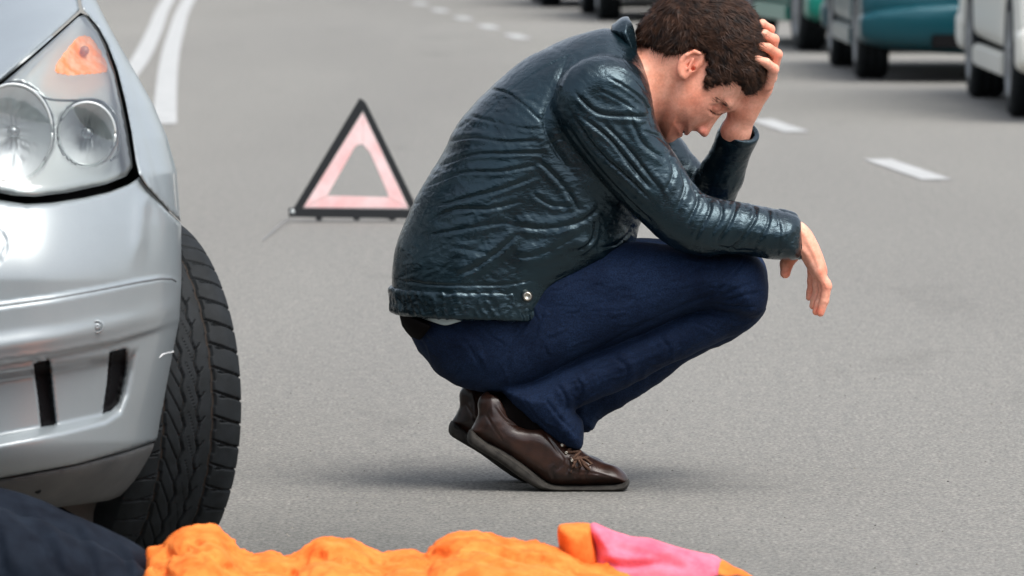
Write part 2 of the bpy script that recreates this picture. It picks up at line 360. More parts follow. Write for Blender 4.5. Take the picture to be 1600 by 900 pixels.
# hands and face in one continuous body
lo, hi = bb(640, -35, 1310, 640, -.29, .26)
F = Field(lo, hi, .0021)
headfield(F)
pt = lambda u, v, y: P(u, v, Y0+y)
F.cone(pt(1066, 62, 0), pt(1074, 48, 0), .068, .07, .03, .95)
F.cone(pt(1120, 55, 0), pt(1090, 45, 0), .082, .09, .03, .82)
# cheek, jaw, brow
F.cone(pt(1088, 152, -.048), pt(1075, 165, -.044), .018, .016, .03); F.cone(pt(1088, 152, .048), pt(1075, 165, .044), .018, .016, .03)
F.cone(pt(1137, 161, -.038), pt(1140, 162, 0), .009, .011, .016); F.cone(pt(1137, 161, .038), pt(1140, 162, 0), .009, .011, .016)
# eye sockets then closed lids
for s in (-1, 1):
    F.cone(pt(1121, 171, s*.042), pt(1128, 173, s*.022), .010, .009, .014, op='s')
    F.cone(pt(1116.5, 165.5, s*.034), pt(1118, 166.5, s*.030), .0125, .0125, .004)
# nose
F.infl([(1134, 171), (1127, 179.5), (1118.5, 190), (1111, 202), (1107, 210), (1102.5, 214), (1097, 213), (1090, 206), (1084, 202), (1092, 190), (1110, 172), (1122, 162)], Y0, .0125, .012, .008)
for s in (-1, 1):
    F.cone(pt(1095, 204, s*.0125), pt(1098, 205, s*.010), .0072, .0075, .005)
    F.cone(pt(1092, 207.5, s*.0065), pt(1095, 210, s*.006), .0028, .0028, .002, op='s')
# mouth
F.cone(pt(1072, 205, 0), pt(1068, 200, -.020), .0062, .003, .006); F.cone(pt(1072, 205, 0), pt(1068, 200, .020), .0062, .003, .006)
F.cone(pt(1061.5, 208.5, 0), pt(1062, 201, -.018), .0065, .003, .006); F.cone(pt(1061.5, 208.5, 0), pt(1062, 201, .018), .0065, .003, .006)
F.cone(pt(1067.5, 208, 0), pt(1065, 198, -.026), .0034, .0024, .002, op='s'); F.cone(pt(1067.5, 208, 0), pt(1065, 198, .026), .0034, .0024, .002, op='s')
F.cone(pt(1046, 211, 0), pt(1044, 209, 0), .015, .012, .012)
# ears
EAR = [(1062, 122), (1057, 112), (1059, 99), (1065, 87), (1076, 79), (1088, 76), (1098, 79), (1102, 89), (1099, 100), (1091, 107), (1083, 113), (1077, 120), (1070, 125)]
for s in (-1, 1):
    F.cone(pt(1079, 101, s*.070), pt(1078, 103, s*.060), .022, .024, .008)
    F.infl(EAR, Y0+s*.0835, .0075, .0075, .005, slope=(-s*.25, 0))
    hx = [(1066, 117), (1062, 108), (1065, 96), (1073, 86), (1085, 80.5), (1093, 83.5)]
    F.chain([(pt(a, b, s*(.092+(.003 if i in (3, 4) else 0))), .0042) for i, (a, b) in enumerate(hx)], .0025)
    F.cone(pt(1079, 104, s*.094), pt(1087, 95, s*.094), .0085, .0075, .003, op='s'); F.cone(pt(1084, 107, s*.094), pt(1082, 108, s*.08), .005, .004, .002, op='s')
    F.cone(pt(1075, 108, s*.0935), pt(1083, 92, s*.0935), .0028, .0026, .003)
# neck, torso and upper arms under the clothes
F.chain([(pt(1050, 95, 0), .066), (pt(1005, 130, 0), .066), (pt(960, 170, 0), .072)], .03)
F.chain([(pt(950, 160, 0), .085), (pt(860, 250, 0), .10), (pt(775, 360, 0), .095), (pt(760, 450, 0), .085)], .05, 1.3)
F.chain([(pt(945, 150, -.12), .05), (pt(955, 160, -.19), .045), (pt(1070, 345, -.2), .036), (pt(1160, 362, -.2), .032), (pt(1226, 368, -.19), .0245), (pt(1250, 374, -.19), .023)], .02)
F.chain([(pt(945, 150, .12), .05), (pt(965, 160, .17), .045), (pt(1026, 246, .20), .038), (pt(1105, 318, .19), .034), (pt(1130, 262, .13), .032), (pt(1150, 205, .055), .0275), (pt(1163, 172, .038), .0262), (pt(1181, 146, .026), .0245)], .02)
# near hand, hanging from the wrist
hy = -.19
F.infl([(1232, 350), (1250, 346), (1264, 357), (1276, 376), (1287, 402), (1293, 426), (1284, 436), (1270, 432), (1259, 416), (1250, 402), (1238, 396)], Y0+hy, .038, .018, .010)
FG = [(-.029, (1280, 424), (1292, 447), (1288, 470), (1282, 489), .0105), (-.009, (1281, 424), (1287, 452), (1280, 474), (1275, 487), .0102),
      (.011, (1275, 425), (1278, 450), (1273, 468), (1270, 478), .0098), (.030, (1268, 422), (1269, 442), (1266, 456), (1264, 465), .0088)]
for y, a, b_, c, d, r in FG:
    F.chain([(pt(*a, hy+y), r*1.08), (pt(*b_, hy+y*1.05), r*.96), (pt(*c, hy+y*1.0), r*.9), (pt(*d, hy+y*.95), r*.76)], .003)
    F.cone(pt(b_[0]-1.5, b_[1]-4, hy+y*1.05), pt(b_[0]-1, b_[1], hy+y*1.05), r*.98, r*.98, .004)
F.chain([(pt(1252, 384, hy+.026), .016), (pt(1238, 398, hy+.038), .0145), (pt(1229, 412, hy+.036), .0125), (pt(1227, 427, hy+.030), .0108)], .008)
# far hand in the hair
F.chain([(pt(1172, 158, .032), .024), (pt(1190, 136, .022), .021), (pt(1197, 118, .020), .016)], .012)
FH = [((1190, 96, .045), (1203, 46, .020), (1191, 37, .0), (1182, 40, -.014), .0098), ((1199, 108, .028), (1209, 62, .000), (1195, 54, -.018), (1176, 54, -.028), .0108),
      ((1204, 121, .008), (1214, 85, -.020), (1200, 75, -.034), (1182, 71, -.044), .0108), ((1199, 134, -.008), (1209, 108, -.032), (1197, 98, -.046), (1180, 91, -.054), .0102)]
for a, b_, c, d, r in FH:
    F.chain([(pt(1184, 142, .024), .016), (pt(*a), r*1.2), (pt(*b_), r*1.05), (pt(*c), r*.92), (pt(*d), r*.8)], .0045)
F.chain([(pt(1172, 150, .045), .014), (pt(1162, 128, .070), .012), (pt(1150, 112, .086), .010)], .006)
v, f = F.mesh(1)
v = strokes(v, f, [
    ([(1105, 168), (1112, 173.5), (1121, 177), (1130, 176)], 1.7, .5, 1.3),         # closed lid line
    ([(1107, 161), (1117, 161.5), (1127, 167), (1133, 172)], 2.8, .5, 1.5),          # lid crease under the brow
    ([(1102, 176), (1110, 182), (1118, 184)], 2.4, .2, .25),
    ([(1086, 193), (1078, 195), (1070, 199), (1062, 202)], 3.5, .5, .5),            # smile line
    ([(1070, 199), (1062, 196), (1055, 197)], 2, .2, .4),
    ([(1001, 80), (1010, 130), (1025, 185)], 5, .8, .5), ([(1050, 125), (1035, 150), (1030, 180)], 7, 1.6, .8),
    ([(1060, 128), (1052, 150), (1042, 185), (1036, 212)], 6, 1.2, 1.2),           # jaw line
    ([(1287, 440), (1290, 446), (1292, 452)], 2, .6, .5), ([(1257, 372), (1272, 398), (1282, 425)], 3, .7, .5),
    ([(1252, 385), (1262, 405), (1272, 424)], 3, .6, .6), ([(1262, 362), (1278, 390), (1290, 425)], 2.5, .7, .3)])
body = link('body', mesh_np('body', v, f), M['skin'], man)
skinF = None; del F
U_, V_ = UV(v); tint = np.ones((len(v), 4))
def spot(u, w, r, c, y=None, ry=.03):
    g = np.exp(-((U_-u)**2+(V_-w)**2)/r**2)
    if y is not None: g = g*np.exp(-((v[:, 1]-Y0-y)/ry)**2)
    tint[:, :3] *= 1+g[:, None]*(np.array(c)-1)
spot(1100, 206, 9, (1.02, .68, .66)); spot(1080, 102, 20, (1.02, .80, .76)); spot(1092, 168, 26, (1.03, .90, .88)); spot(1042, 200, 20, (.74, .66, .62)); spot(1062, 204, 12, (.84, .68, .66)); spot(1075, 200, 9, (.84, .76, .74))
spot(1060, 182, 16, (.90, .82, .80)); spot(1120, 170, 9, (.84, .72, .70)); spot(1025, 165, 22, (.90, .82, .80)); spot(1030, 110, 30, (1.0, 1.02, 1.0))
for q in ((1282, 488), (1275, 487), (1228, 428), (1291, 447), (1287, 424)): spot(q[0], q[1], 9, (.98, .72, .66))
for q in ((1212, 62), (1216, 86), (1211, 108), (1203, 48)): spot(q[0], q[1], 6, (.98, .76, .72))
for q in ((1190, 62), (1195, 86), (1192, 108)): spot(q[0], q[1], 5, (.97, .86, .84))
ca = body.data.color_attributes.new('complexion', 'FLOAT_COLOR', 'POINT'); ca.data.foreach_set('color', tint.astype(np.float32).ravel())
# lips
def ribbon(name, rows, m, parent):
    vs = [p for r in rows for p in r]; n = len(rows[0])
    fs = [(i*n+j, i*n+j+1, (i+1)*n+j+1, (i+1)*n+j) for i in range(len(rows)-1) for j in range(n-1)]
    me = bpy.data.meshes.new(name); me.from_pydata(vs, [], fs); me.update()
    for p in me.polygons: p.use_smooth = True
    return link(name, me, m, parent)
F = Field(*bb(1040, 180, 1100, 230, -.04, .04), .0012)
F.cone(pt(1072.5, 205.8, 0), pt(1067, 199.5, -.021), .0070, .0044, .004); F.cone(pt(1072.5, 205.5, 0), pt(1068, 200, .018), .0062, .0032, .004)
F.cone(pt(1061.5, 209.2, 0), pt(1062, 201, -.020), .0075, .0044, .003); F.cone(pt(1061.5, 209, 0), pt(1062.5, 201.5, .016), .0066, .0032, .003)
F.cone(pt(1067.5, 208, 0), pt(1065, 198, -.026), .0034, .0024, .001, op='s'); F.cone(pt(1067.5, 208, 0), pt(1065, 198, .026), .0034, .0024, .001, op='s')
v, f = F.mesh(1); link('lips', mesh_np('lips', v, f), M['lips'], body)

F = Field(*bb(1040, 180, 1100, 230, -.05, .05), .0012); F.chain([(pt(1064, 196, -.036), .0022), (pt(1067.5, 204.5, -.012), .0044), (pt(1067.5, 204, .012), .0036), (pt(1065.5, 199, .031), .0016)], .002)
v, f = F.mesh(1); link('mouth', mesh_np('mouth', v, f), M['mouth'], body)
# ---- hair: a cap over the skull plus individual locks lying on it
HAIRP = [(998, 66), (996, 48), (1002, 34), (1014, 20), (1026, 2), (1048, -16), (1080, -26), (1114, -26), (1148, -14), (1174, 10), (1190, 36), (1199, 66), (1203, 98), (1200, 124), (1187, 138), (1176, 146), (1167, 147), (1159, 138), (1151, 127), (1143, 123), (1132, 127), (1120, 128), (1110, 131), (1102, 134), (1100, 128), (1103, 112), (1104, 96), (1101, 82), (1092, 75), (1080, 72), (1068, 76), (1058, 80), (1046, 83), (1034, 79), (1020, 73), (1008, 70)]
H = Field(*bb(985, -40, 1215, 160, -.12, .12), .0022)
H.infl(HEADP, Y0, .077+.009, .085, .006); H.cone(pt(1066, 60, 0), pt(1074, 44, 0), .082, .084, .03, .95); H.cone(pt(1120, 58, 0), pt(1100, 47, 0), .093, .101, .03, .82)
H.cone(pt(1150, 90, 0), pt(1158, 105, 0), .052, .050, .03, .9)
H.cone(pt(1012, 60, 0), pt(1020, 40, 0), .03, .03, .02, 1.6)
pl = spline(HAIRP, 3); pw = PN(pl[:, 0], pl[:, 1], Y0)[:, [0, 2]]
gx, gz = np.meshgrid(H.ax[0], H.ax[2], indexing='ij'); d2 = sdist(gx, gz, pw)[:, None, :]+0*H.a
nz = .0025*np.sin(gx*420+np.sin(gz*300)*2)[:, None, :]
H.mix((slice(None),)*3, -(d2+nz), .006, 's')
v, f = H.mesh(1)
v = noisedisp(v, f, lambda p: .0022*(1-abs(mnoise.noise(Vector((p[0]*60+p[2]*25, p[1]*45, p[2]*60-p[0]*25))))*2)+.0015*mnoise.noise(Vector(p)*150))
hn = vnorm(v, f)
hv = [tuple(p) for p in v]; hf = [tuple(q) for q in f]
cen = np.array(pt(1108, 62, 0)); whorl = np.array(pt(1075, 0, 0))
idx = rng.choice(len(v), min(len(v), 21000), replace=False); sv = []; sf = []
U_, V_ = UV(v)
for i in idx:
    p = v[i]; n = hn[i]
    if p[1] > Y0+.10: continue
    u, w = U_[i], V_[i]
    # combing direction: away from the whorl, down towards the face and the nape
    d = p-whorl; d[1] *= .6
    if u < 1060: d = d+np.array((-.05, 0, -.05))
    else: d = d+np.array((.07, 0, -.06))
    d = d-n*np.dot(d, n); ln = np.linalg.norm(d)
    if ln < 1e-6: continue
    d /= ln; side = np.cross(n, d)
    ang = random.gauss(0, .22)+1.3*mnoise.noise(Vector(p)*24); d = d*math.cos(ang)+side*math.sin(ang); side = np.cross(n, d)
    ed = sdist(np.array([p[0]]), np.array([p[2]]), pw)[0]
    Ln = random.uniform(.018, .038); 
    if ed > -.012: Ln *= .45
    wd = random.uniform(.0004, .0009); curl = random.gauss(.15, .3); lift = random.uniform(.05, .32) if random.random() < .86 else random.uniform(.4, .75)
    k = len(sv); q = p+n*.0005
    for s in range(5):
        t = s/4; w_ = wd*(1-t**2*.9)
        c = q+d*(Ln*t)+side*(curl*Ln*t*t)+n*(Ln*(lift*t-.55*lift*t*t)*1.2-Ln*.25*t*t)
        sv += [tuple(c-side*w_), tuple(c+side*w_)]
        if s: sf.append((k+2*s-2, k+2*s-1, k+2*s+1, k+2*s))
nb = len(hv); hv += sv; hf += [tuple(a+nb for a in q) for q in sf]
hair = link('hair', mesh_np('hair', np.array(hv), np.array(hf)), M['hair'], body)
# eyebrow and lashes: rows of short hairs
bodyv = np.array([q.co[:] for q in body.data.vertices]); bU, bV = UV(bodyv)
def onface(u, w, side):
    """point of the skin seen at (u, w), near side -1 or far side 1"""
    sel = np.where((np.abs(bU-u) < 3) & (np.abs(bV-w) < 3) & ((bodyv[:, 1]-Y0)*side > 0) & (np.abs(bodyv[:, 1]-Y0) < .11))[0]
    if not len(sel): return None
    sel = sel[np.argsort((bU[sel]-u)**2+(bV[sel]-w)**2)[:6]]; return bodyv[sel].mean(0)
def tufts(name, path, n, Ln, dirn, spread, wd, side, parent, m='hair'):
    vs = []; fs = []; pth = spline(path, 4, False)
    for i in range(n):
        t = random.random()*(len(pth)-1.001); j = int(t); q = pth[j]+(pth[j+1]-pth[j])*(t-j)
        q = q+np.array([random.gauss(0, spread), random.gauss(0, spread)]); l = Ln*random.uniform(.6, 1.15)
        a = onface(q[0], q[1], side); e = onface(q[0]+dirn[0]*l, q[1]+dirn[1]*l, side)
        if a is None: continue
        if e is None: e = a+np.array((dirn[0]*l*px, 0, -dirn[1]*l*px))
        a = a+(0, side*.0008, 0); e = e+(0, side*.0022, 0); d = e-a; s_ = np.cross(d, (0, 1., 0)); s_ = s_/(np.linalg.norm(s_)+1e-9)*wd; k = len(vs)
        vs += [tuple(a-s_), tuple(a+s_), tuple(e)]; fs.append((k, k+1, k+2))
    if not vs: return
    me = bpy.data.meshes.new(name); me.from_pydata(vs, [], fs); me.update(); return link(name, me, M[m], parent)
BROWY = [(1113, 150, -.070), (1124, 152.5, -.064), (1134, 159, -.050), (1141, 165, -.032)]
for s in (-1, 1):
    tufts('eyebrow', [(1114, 155), (1122, 155), (1131, 160), (1138, 167)], 75, 6, (.8, .6), 1.9, .0003, s, body)
    tufts('eyelash', [(1109, 171), (1115, 175.5), (1122, 178), (1129, 177)], 60, 3.5, (.2, 1), .5, .0004, s, body)


# ---- jacket
lo, hi = bb(595, 5, 1270, 500, -.30, .27)
F = Field(lo, hi, .0030)
TORSO = [(975, 52), (1000, 78), (1012, 120), (1022, 165), (1030, 215), (1030, 262), (1018, 312), (1000, 352), (992, 388), (980, 425), (940, 452), (895, 480), (884, 520), (872, 620), (724, 640), (613, 620), (612, 520), (612, 455), (613, 412), (619, 380), (633, 345), (650, 308), (674, 268), (694, 234), (713, 196), (737, 165), (768, 133), (806, 102), (845, 78), (885, 60), (925, 47), (950, 43)]
F.infl(TORSO, Y0, .200, .155, .02, n=4)
SLEEVE = [(885, 112), (915, 92), (950, 88), (985, 100), (1008, 128), (1020, 172), (1036, 212), (1052, 236), (1068, 262), (1086, 288), (1105, 305), (1150, 314), (1200, 324), (1236, 333), (1252, 344), (1256, 372), (1250, 402), (1225, 406), (1190, 403), (1150, 396), (1110, 401), (1078, 398), (1052, 388), (1020, 364), (985, 330), (945, 286), (905, 236), (876, 196), (866, 165), (868, 135)]
F.infl(SLEEVE, NA, .072, .062, .014, slope=(-.02, 0), n=4)
F.cone(pt(950, 140, -.08), pt(958, 150, -.165), .08, .072, .03)
F.cone(pt(950, 140, .08), pt(965, 150, .165), .08, .07, .03)
F.chain([(pt(960, 160, .17), .068), (pt(1030, 250, .20), .062), (pt(1108, 322, .19), .048), (pt(1128, 272, .135), .046), (pt(1150, 218, .075), .039), (pt(1165, 188, .05), .038)], .014)
# cuts: hem, front edge, cuffs, neck opening
F.half((0, 0, -1), pt(700, 489, 0)); 
a = np.array(pt(838, 486, 0)); b_ = np.array(pt(994, 388, 0)); d = b_-a; 
gx = F.ax[0][:, None, None]; gz = F.ax[2][None, None, :]; gy = F.ax[1][None, :, None]
dl = (gx-a[0])*(-(-d[2]))/1.0+0; nn = np.array((-d[2], d[0])); nn /= np.linalg.norm(nn)      # left normal
dd = -((gx-a[0])*nn[0]+(gz-a[2])*nn[1])+0*gy            # positive below the front edge line
near = np.maximum(dd, gy*0+(P(1000, 400, Y0)[0]*0+(Y0-.125)-gy))     # only the body of the jacket, not the sleeve on the near side
dd2 = np.minimum(dd, gy-(Y0-.135))                       # cut region: below line and behind the near sleeve
dd3 = np.minimum(dd, P(1001, 380, Y0)[0]-gx+0*gy)
far = np.minimum(dd, gx*0+1)
F.mix((slice(None),)*3, -dd3, .004, 's')
cn = np.array(pt(1251, 372, -.19)); F.half((1, 0, .02), cn)
# far cuff and neck hole are cut only locally
c0 = np.array(pt(1157, 203, .06)); ax_ = np.array(pt(1165, 180, .045))-np.array(pt(1147, 228, .085)); ax_ /= np.linalg.norm(ax_)
dc = (gx-c0[0])*ax_[0]+(gy-c0[1])*ax_[1]+(gz-c0[2])*ax_[2]; rr = .065-np.sqrt((gx-c0[0])**2+(gy-c0[1])**2+(gz-c0[2])**2)
F.mix((slice(None),)*3, -np.minimum(dc, rr), .003, 's')
F.cone(pt(1157, 203, .06), pt(1147, 232, .088), .030, .030, .004, op='s')
F.chain([(pt(1005, 66, 0), .070), (pt(1045, 120, 0), .075), (pt(1070, 170, 0), .085)], .008, .95, op='s')
F.cone(pt(1245, 372, -.19), pt(1262, 373, -.19), .026, .030, .003, op='s')
v, f = F.mesh(2); del F
av = np.array([.84, 0, .55])
def rid(t): n = abs(mnoise.noise(t)); return .5-1.9*math.sqrt(n+.004)*.8
def wr(p):
    u = 800+FPX*p[0]/p[1]; w = -200+(CAM_H-p[2])*FPX/p[1]
    q = Vector(p); wob = mnoise.noise(q*9)*1.3; md = .35+.9*max(0, mnoise.noise(q*7+Vector((5, 2, 1)))+.35)
    if p[1] < Y0-.12 or u > 1040:
        if u > 1075: t = Vector(((u+.35*w)*.050+wob, w*.014, p[1]*14))
        else: t = Vector(((u*.80-w*.62)*.040+wob, (u*.6+w*.8)*.009, p[1]*9))
        return md*(.0011*rid(t)+.0008*rid(t*2.3))+.0004*mnoise.noise(q*60)
    a = (u-720)*.62-(w-450)*.80; b = (u-720)*.8+(w-450)*.62
    t = Vector((a*.034+b*.006+wob, b*.009, p[1]*5))
    if w > 455: return .0006*mnoise.noise(q*70)
    amp = .0011 if w > 160 else .0004
    return md*amp*(rid(t)+.6*rid(t*2.4+Vector((3, 1, 0))))+.0004*mnoise.noise(q*50)+.0030*mnoise.noise(q*11)
v = noisedisp(v, f, wr)
B = lambda *p: list(p)
v = strokes(v, f, [  # folds right round the back
    (B((700, 222), (739, 215), (789, 222), (850, 219)), 3.608, 2.76334, 4.24908), (B((683, 261), (739, 242), (794, 240), (861, 239)), 3.608, 3.1581, 5.0989),
    (B((667, 292), (722, 270), (783, 268), (850, 255)), 3.608, 3.1581, 5.0989), (B((672, 325), (733, 309), (789, 294), (845, 272)), 4.3296, 3.94763, 5.94871),
    (B((660, 350), (711, 328), (767, 326), (822, 312)), 4.3296, 3.1581, 5.0989), (B((764, 139), (792, 146), (822, 167), (850, 194)), 3.608, 3.1581, 4.24908),
    (B((730, 180), (770, 190), (815, 200), (848, 205)), 3.608, 1.97382, 2.54945), (B((650, 372), (700, 362), (760, 352), (800, 345)), 5.0512, 2.36858, 3.39926)], near=False, cusp=True)
v = strokes(v, f, [
    (B((889, 84), (866, 138), (850, 183), (862, 226), (905, 285)), 2.8864, -2.0097, 4.32634), (B((899, 84), (876, 138), (860, 180)), 2.1648, 2.0097, 1.08158),
    (B((894, 139), (933, 176), (990, 182), (1012, 183)), 4.3296, 5.02425, 7.57109), (B((886, 165), (930, 230), (978, 275), (1028, 322)), 4.3296, 6.0291, 7.57109),
    (B((880, 190), (925, 250), (975, 305), (1025, 352)), 3.608, 5.02425, 6.4895), (B((905, 180), (950, 215), (985, 258), (1020, 300)), 3.608, 4.0194, 7.57109),
    (B((940, 190), (975, 225), (1005, 262), (1035, 300)), 3.608, 3.51698, 6.4895), (B((948, 120), (980, 138), (1006, 160), (1016, 180)), 2.8864, 3.01455, 4.86713),
    (B((935, 140), (970, 158), (1000, 178)), 2.8864, 2.51213, 3.78554), (B((966, 108), (990, 122), (1008, 142)), 2.5256, 2.0097, 3.24475),
    (B((985, 185), (1005, 225), (1040, 250)), 5.7728, 5.02425, 5.40792), (B((1000, 205), (1030, 215), (1045, 232)), 3.608, 3.01455, 4.32634),
    (B((1042, 240), (1052, 268), (1040, 300)), 4.3296, 3.51698, 5.40792), (B((1059, 262), (1070, 290), (1056, 330)), 3.9688, 3.51698, 6.4895),
    (B((1078, 284), (1090, 312), (1072, 352)), 3.9688, 4.0194, 7.57109), (B((1098, 302), (1110, 325), (1092, 362), (1084, 378)), 3.608, 4.0194, 7.57109),
    (B((1122, 308), (1128, 335), (1108, 372)), 3.608, 3.51698, 6.4895), (B((1152, 313), (1142, 345), (1118, 384)), 3.608, 4.0194, 7.57109),
    (B((1176, 320), (1180, 340), (1154, 378), (1135, 392)), 3.608, 4.0194, 7.57109), (B((1200, 326), (1200, 352), (1176, 388)), 3.608, 3.51698, 5.94871),
    (B((1209, 327), (1219, 361), (1214, 404)), 2.1648, 2.0097, 4.32634), (B((1180, 392), (1140, 388), (1105, 380)), 2.8864, 2.0097, 3.24475),
    (B((800, 352), (850, 357), (905, 347), (940, 322)), 5.7728, 6.0291, 6.4895), (B((712, 431), (744, 417), (783, 389), (812, 362)), 5.7728, 7.03395, 6.4895),
    (B((800, 405), (850, 395), (885, 378), (910, 362)), 6.4944, 6.0291, 4.32634), (B((640, 385), (652, 392), (640, 400)), 2.1648, 1.50728, 1.62238), (B((622, 386), (640, 400), (660, 420)), 1.804, 1.60776, 1.73053),
    (B((626, 418), (645, 414), (662, 416)), 1.804, 1.60776, 1.73053), (B((900, 395), (925, 375), (930, 345)), 3.608, 5.02425, 6.4895), (B((935, 388), (965, 380), (985, 360)), 3.608, 4.0194, 4.32634),
    (B((615, 437), (680, 445), (740, 446), (800, 444), (836, 436)), 2.1648, 1.00485, 5.40792), (B((614, 484), (700, 487), (800, 485), (836, 478)), 2.1648, 1.50728, 0),
    (B((840, 250), (880, 290), (905, 330)), 5.0512, 4.0194, 5.40792), (B((830, 300), (860, 320), (900, 322)), 4.3296, 3.01455, 4.32634), (B((770, 400), (740, 392), (700, 385)), 5.7728, 3.01455, 2.16317)], cusp=True)
# many fine creases that follow the big folds
def field_dir(u, w):
    if u > 1080 and w > 290: return (.45, -1.)       # forearm, across
    if (u-870)*.62-(w-180)*.80 > -60 and u > 870 and w < 400 and (u-880) > (w-260)*.9-40: return (.62, .78)   # upper arm, along
    return (1., -.18-.0012*(w-250))
fine = []
for i in range(170):
    u, w = random.uniform(625, 1245), random.uniform(70, 440)
    dx, dy = field_dir(u, w); l = random.uniform(9, 34); a_ = random.gauss(0, .25); n_ = math.hypot(dx, dy); dx, dy = dx/n_, dy/n_
    dx, dy = dx*math.cos(a_)-dy*math.sin(a_), dx*math.sin(a_)+dy*math.cos(a_); bw = random.gauss(0, .18)*l
    fine.append(([(u-dx*l, w-dy*l), (u-dy*bw, w+dx*bw), (u+dx*l, w+dy*l)], random.uniform(2.2, 4.5), random.uniform(.3, 1.0), random.uniform(.4, 1.5)))
v = strokes(v, f, fine, near=False, cusp=True)
jacket = link('jacket', mesh_np('jacket', v, f), M['leather'], man)
# hem band, cuff bands
F = Field(*bb(600, 430, 850, 500, -.23, .23), .003)
F.infl([(611, 300), (610, 472), (611, 640), (724, 640), (880, 640), (884, 470), (880, 300), (724, 300)], Y0, .2025, .150, .004, n=2)
F.half((1, 0, .15), pt(838, 470, 0), .006)
F.half((-.03, 0, -1), pt(700, 488, 0), .006); F.half((0, 0, 1), pt(700, 448, 0), .006)
v, f = F.mesh(1); v = noisedisp(v, f, lambda p: .0030*(1-2*abs(mnoise.noise(Vector((p[0]*48+p[2]*20, p[1]*48, p[2]*22)))))+.0015*mnoise.noise(Vector(p)*110))
link('hem_band', mesh_np('hem_band', v, f), M['leather'], jacket)
F = Field(*bb(1200, 315, 1265, 420, -.28, -.10), .0025)
F.cone(pt(1219, 365, -.19), pt(1252, 372, -.19), .0515, .0445, .004, 1.0)
F.half((1, 0, .12), pt(1251, 372, -.19), .006); F.half((-1, 0, -.05), pt(1216, 366, -.19), .006)
F.cone(pt(1240, 373, -.19), pt(1266, 374, -.19), .033, .038, .004, op='s')
v, f = F.mesh(1); v = noisedisp(v, f, lambda p: .0014*mnoise.noise(Vector(p)*55)); cuff = link('cuff', mesh_np('cuff', v, f), M['leather'], jacket)
F = Field(*bb(1110, 165, 1200, 260, -.02, .15), .0025)
q0 = np.array(pt(1144, 234, .092)); q1 = np.array(pt(1158, 202, .060)); F.cone(q0, q1, .041, .042, .004)
n_ = (q1-q0)/np.linalg.norm(q1-q0); F.half(n_, q1, .005); F.half(-n_, q0, .005); F.cone(q0, q1+n_*.02, .031, .034, .003, op='s')
v, f = F.mesh(1); v = noisedisp(v, f, lambda p: .0014*mnoise.noise(Vector(p)*55)); link('cuff', mesh_np('cuff', v, f), M['leather'], jacket)
# collar: a band standing round the neck
F = Field(*bb(955, 10, 1060, 240, -.13, .13), .0022)
COLL = [(974, 26), (985, 28), (996, 44), (1004, 72), (1010, 100), (1016, 130), (1023, 165), (1030, 195), (1040, 222), (1033, 232), (1020, 222), (1008, 190), (998, 150), (988, 120), (974, 90), (960, 66), (950, 46), (962, 34)]
F.infl(COLL, Y0, .098, .060, .006, n=4)
F.chain([(pt(1036, 40, 0), .072), (pt(1030, 110, 0), .073), (pt(1062, 175, 0), .078)], .004, 1.10, op='s')
v, f = F.mesh(1); v = noisedisp(v, f, lambda p: .0016*mnoise.noise(Vector(p)*30))
v = strokes(v, f, [(B((968, 40), (985, 80), (1000, 130), (1014, 190)), 2.2, 1, 2)])
def islands(v, f):
    lab = np.arange(len(v))
    while True:
        m = lab[f].min(1); new = lab.copy(); np.minimum.at(new, f.ravel(), np.repeat(m, 4)); new = new[new]
        if (new == lab).all(): break
        lab = new
    for l in np.unique(lab):
        k = lab == l
        if k.sum() < 60: continue
        ix = np.cumsum(k)-1; yield v[k], ix[f[k[f].all(1)]]
for v_, f_ in islands(v, f): link('collar', mesh_np('collar', v_, f_), M['leather'], jacket)
# jacket snap and shirt tail
F = Field(*bb(805, 440, 840, 485, -.24, -.10), .0016)
F.cone(pt(824, 463, -.196), pt(824, 463, -.180), .011, .012, .003); F.cone(pt(824, 463, -.211), pt(824, 463, -.206), .006, .006, .003, op='s')
v, f = F.mesh(1); link('snap_button', mesh_np('snap_button', v, f), M['steel'], jacket)
PELV = [(606, 330), (616, 440), (623, 482), (628, 508), (642, 526), (655, 545), (690, 640), (860, 640), (860, 330)]
F = Field(*bb(600, 465, 880, 520, -.22, .22), .003)
F.infl(PELV, Y0, .185, .13, .004, n=2)
F.half((0, 0, 1), pt(700, 478, 0), .004); F.half((-.30, 0, -1), pt(690, 499, 0), .004); F.half((.34, 0, -1), pt(700, 500, 0), .006); F.half((-1, 0, -.3), pt(658, 490, 0), .004)
v, f = F.mesh(1); link('shirt', mesh_np('shirt', v, f), M['shirt'], man)

# ---- jeans
F = Field(*bb(625, 365, 1210, 715, -.23, .23), .0032)
THIGH = [(646, 500), (680, 470), (730, 440), (800, 420), (850, 405), (900, 396), (950, 384), (1000, 378), (1050, 383), (1100, 389), (1140, 387), (1172, 394), (1190, 414), (1197, 446), (1196, 472), (1180, 492), (1150, 492), (1120, 482), (1077, 486), (1020, 512), (959, 540), (900, 566), (853, 590), (820, 606), (780, 615), (745, 611), (718, 602), (690, 586), (664, 558), (648, 528)]
CALF = [(1110, 470), (1150, 448), (1185, 452), (1196, 474), (1180, 506), (1150, 524), (1110, 540), (1062, 562), (1010, 588), (975, 606), (930, 627), (898, 640), (910, 662), (908, 700), (880, 694), (850, 674), (822, 652), (800, 632), (786, 606), (830, 596), (880, 572), (950, 540), (1020, 508)]
for s, dx, dy in ((-1, 0, 0), (1, 2, -6)):
    F.infl([(a+dx, b+dy) for a, b in THIGH], Y0+s*.100, .086, .078, .02, n=4, slope=(s*.13, 0))
F.infl([(a, b) for a, b in CALF], Y0-.10, .066, .05, .010, n=4)
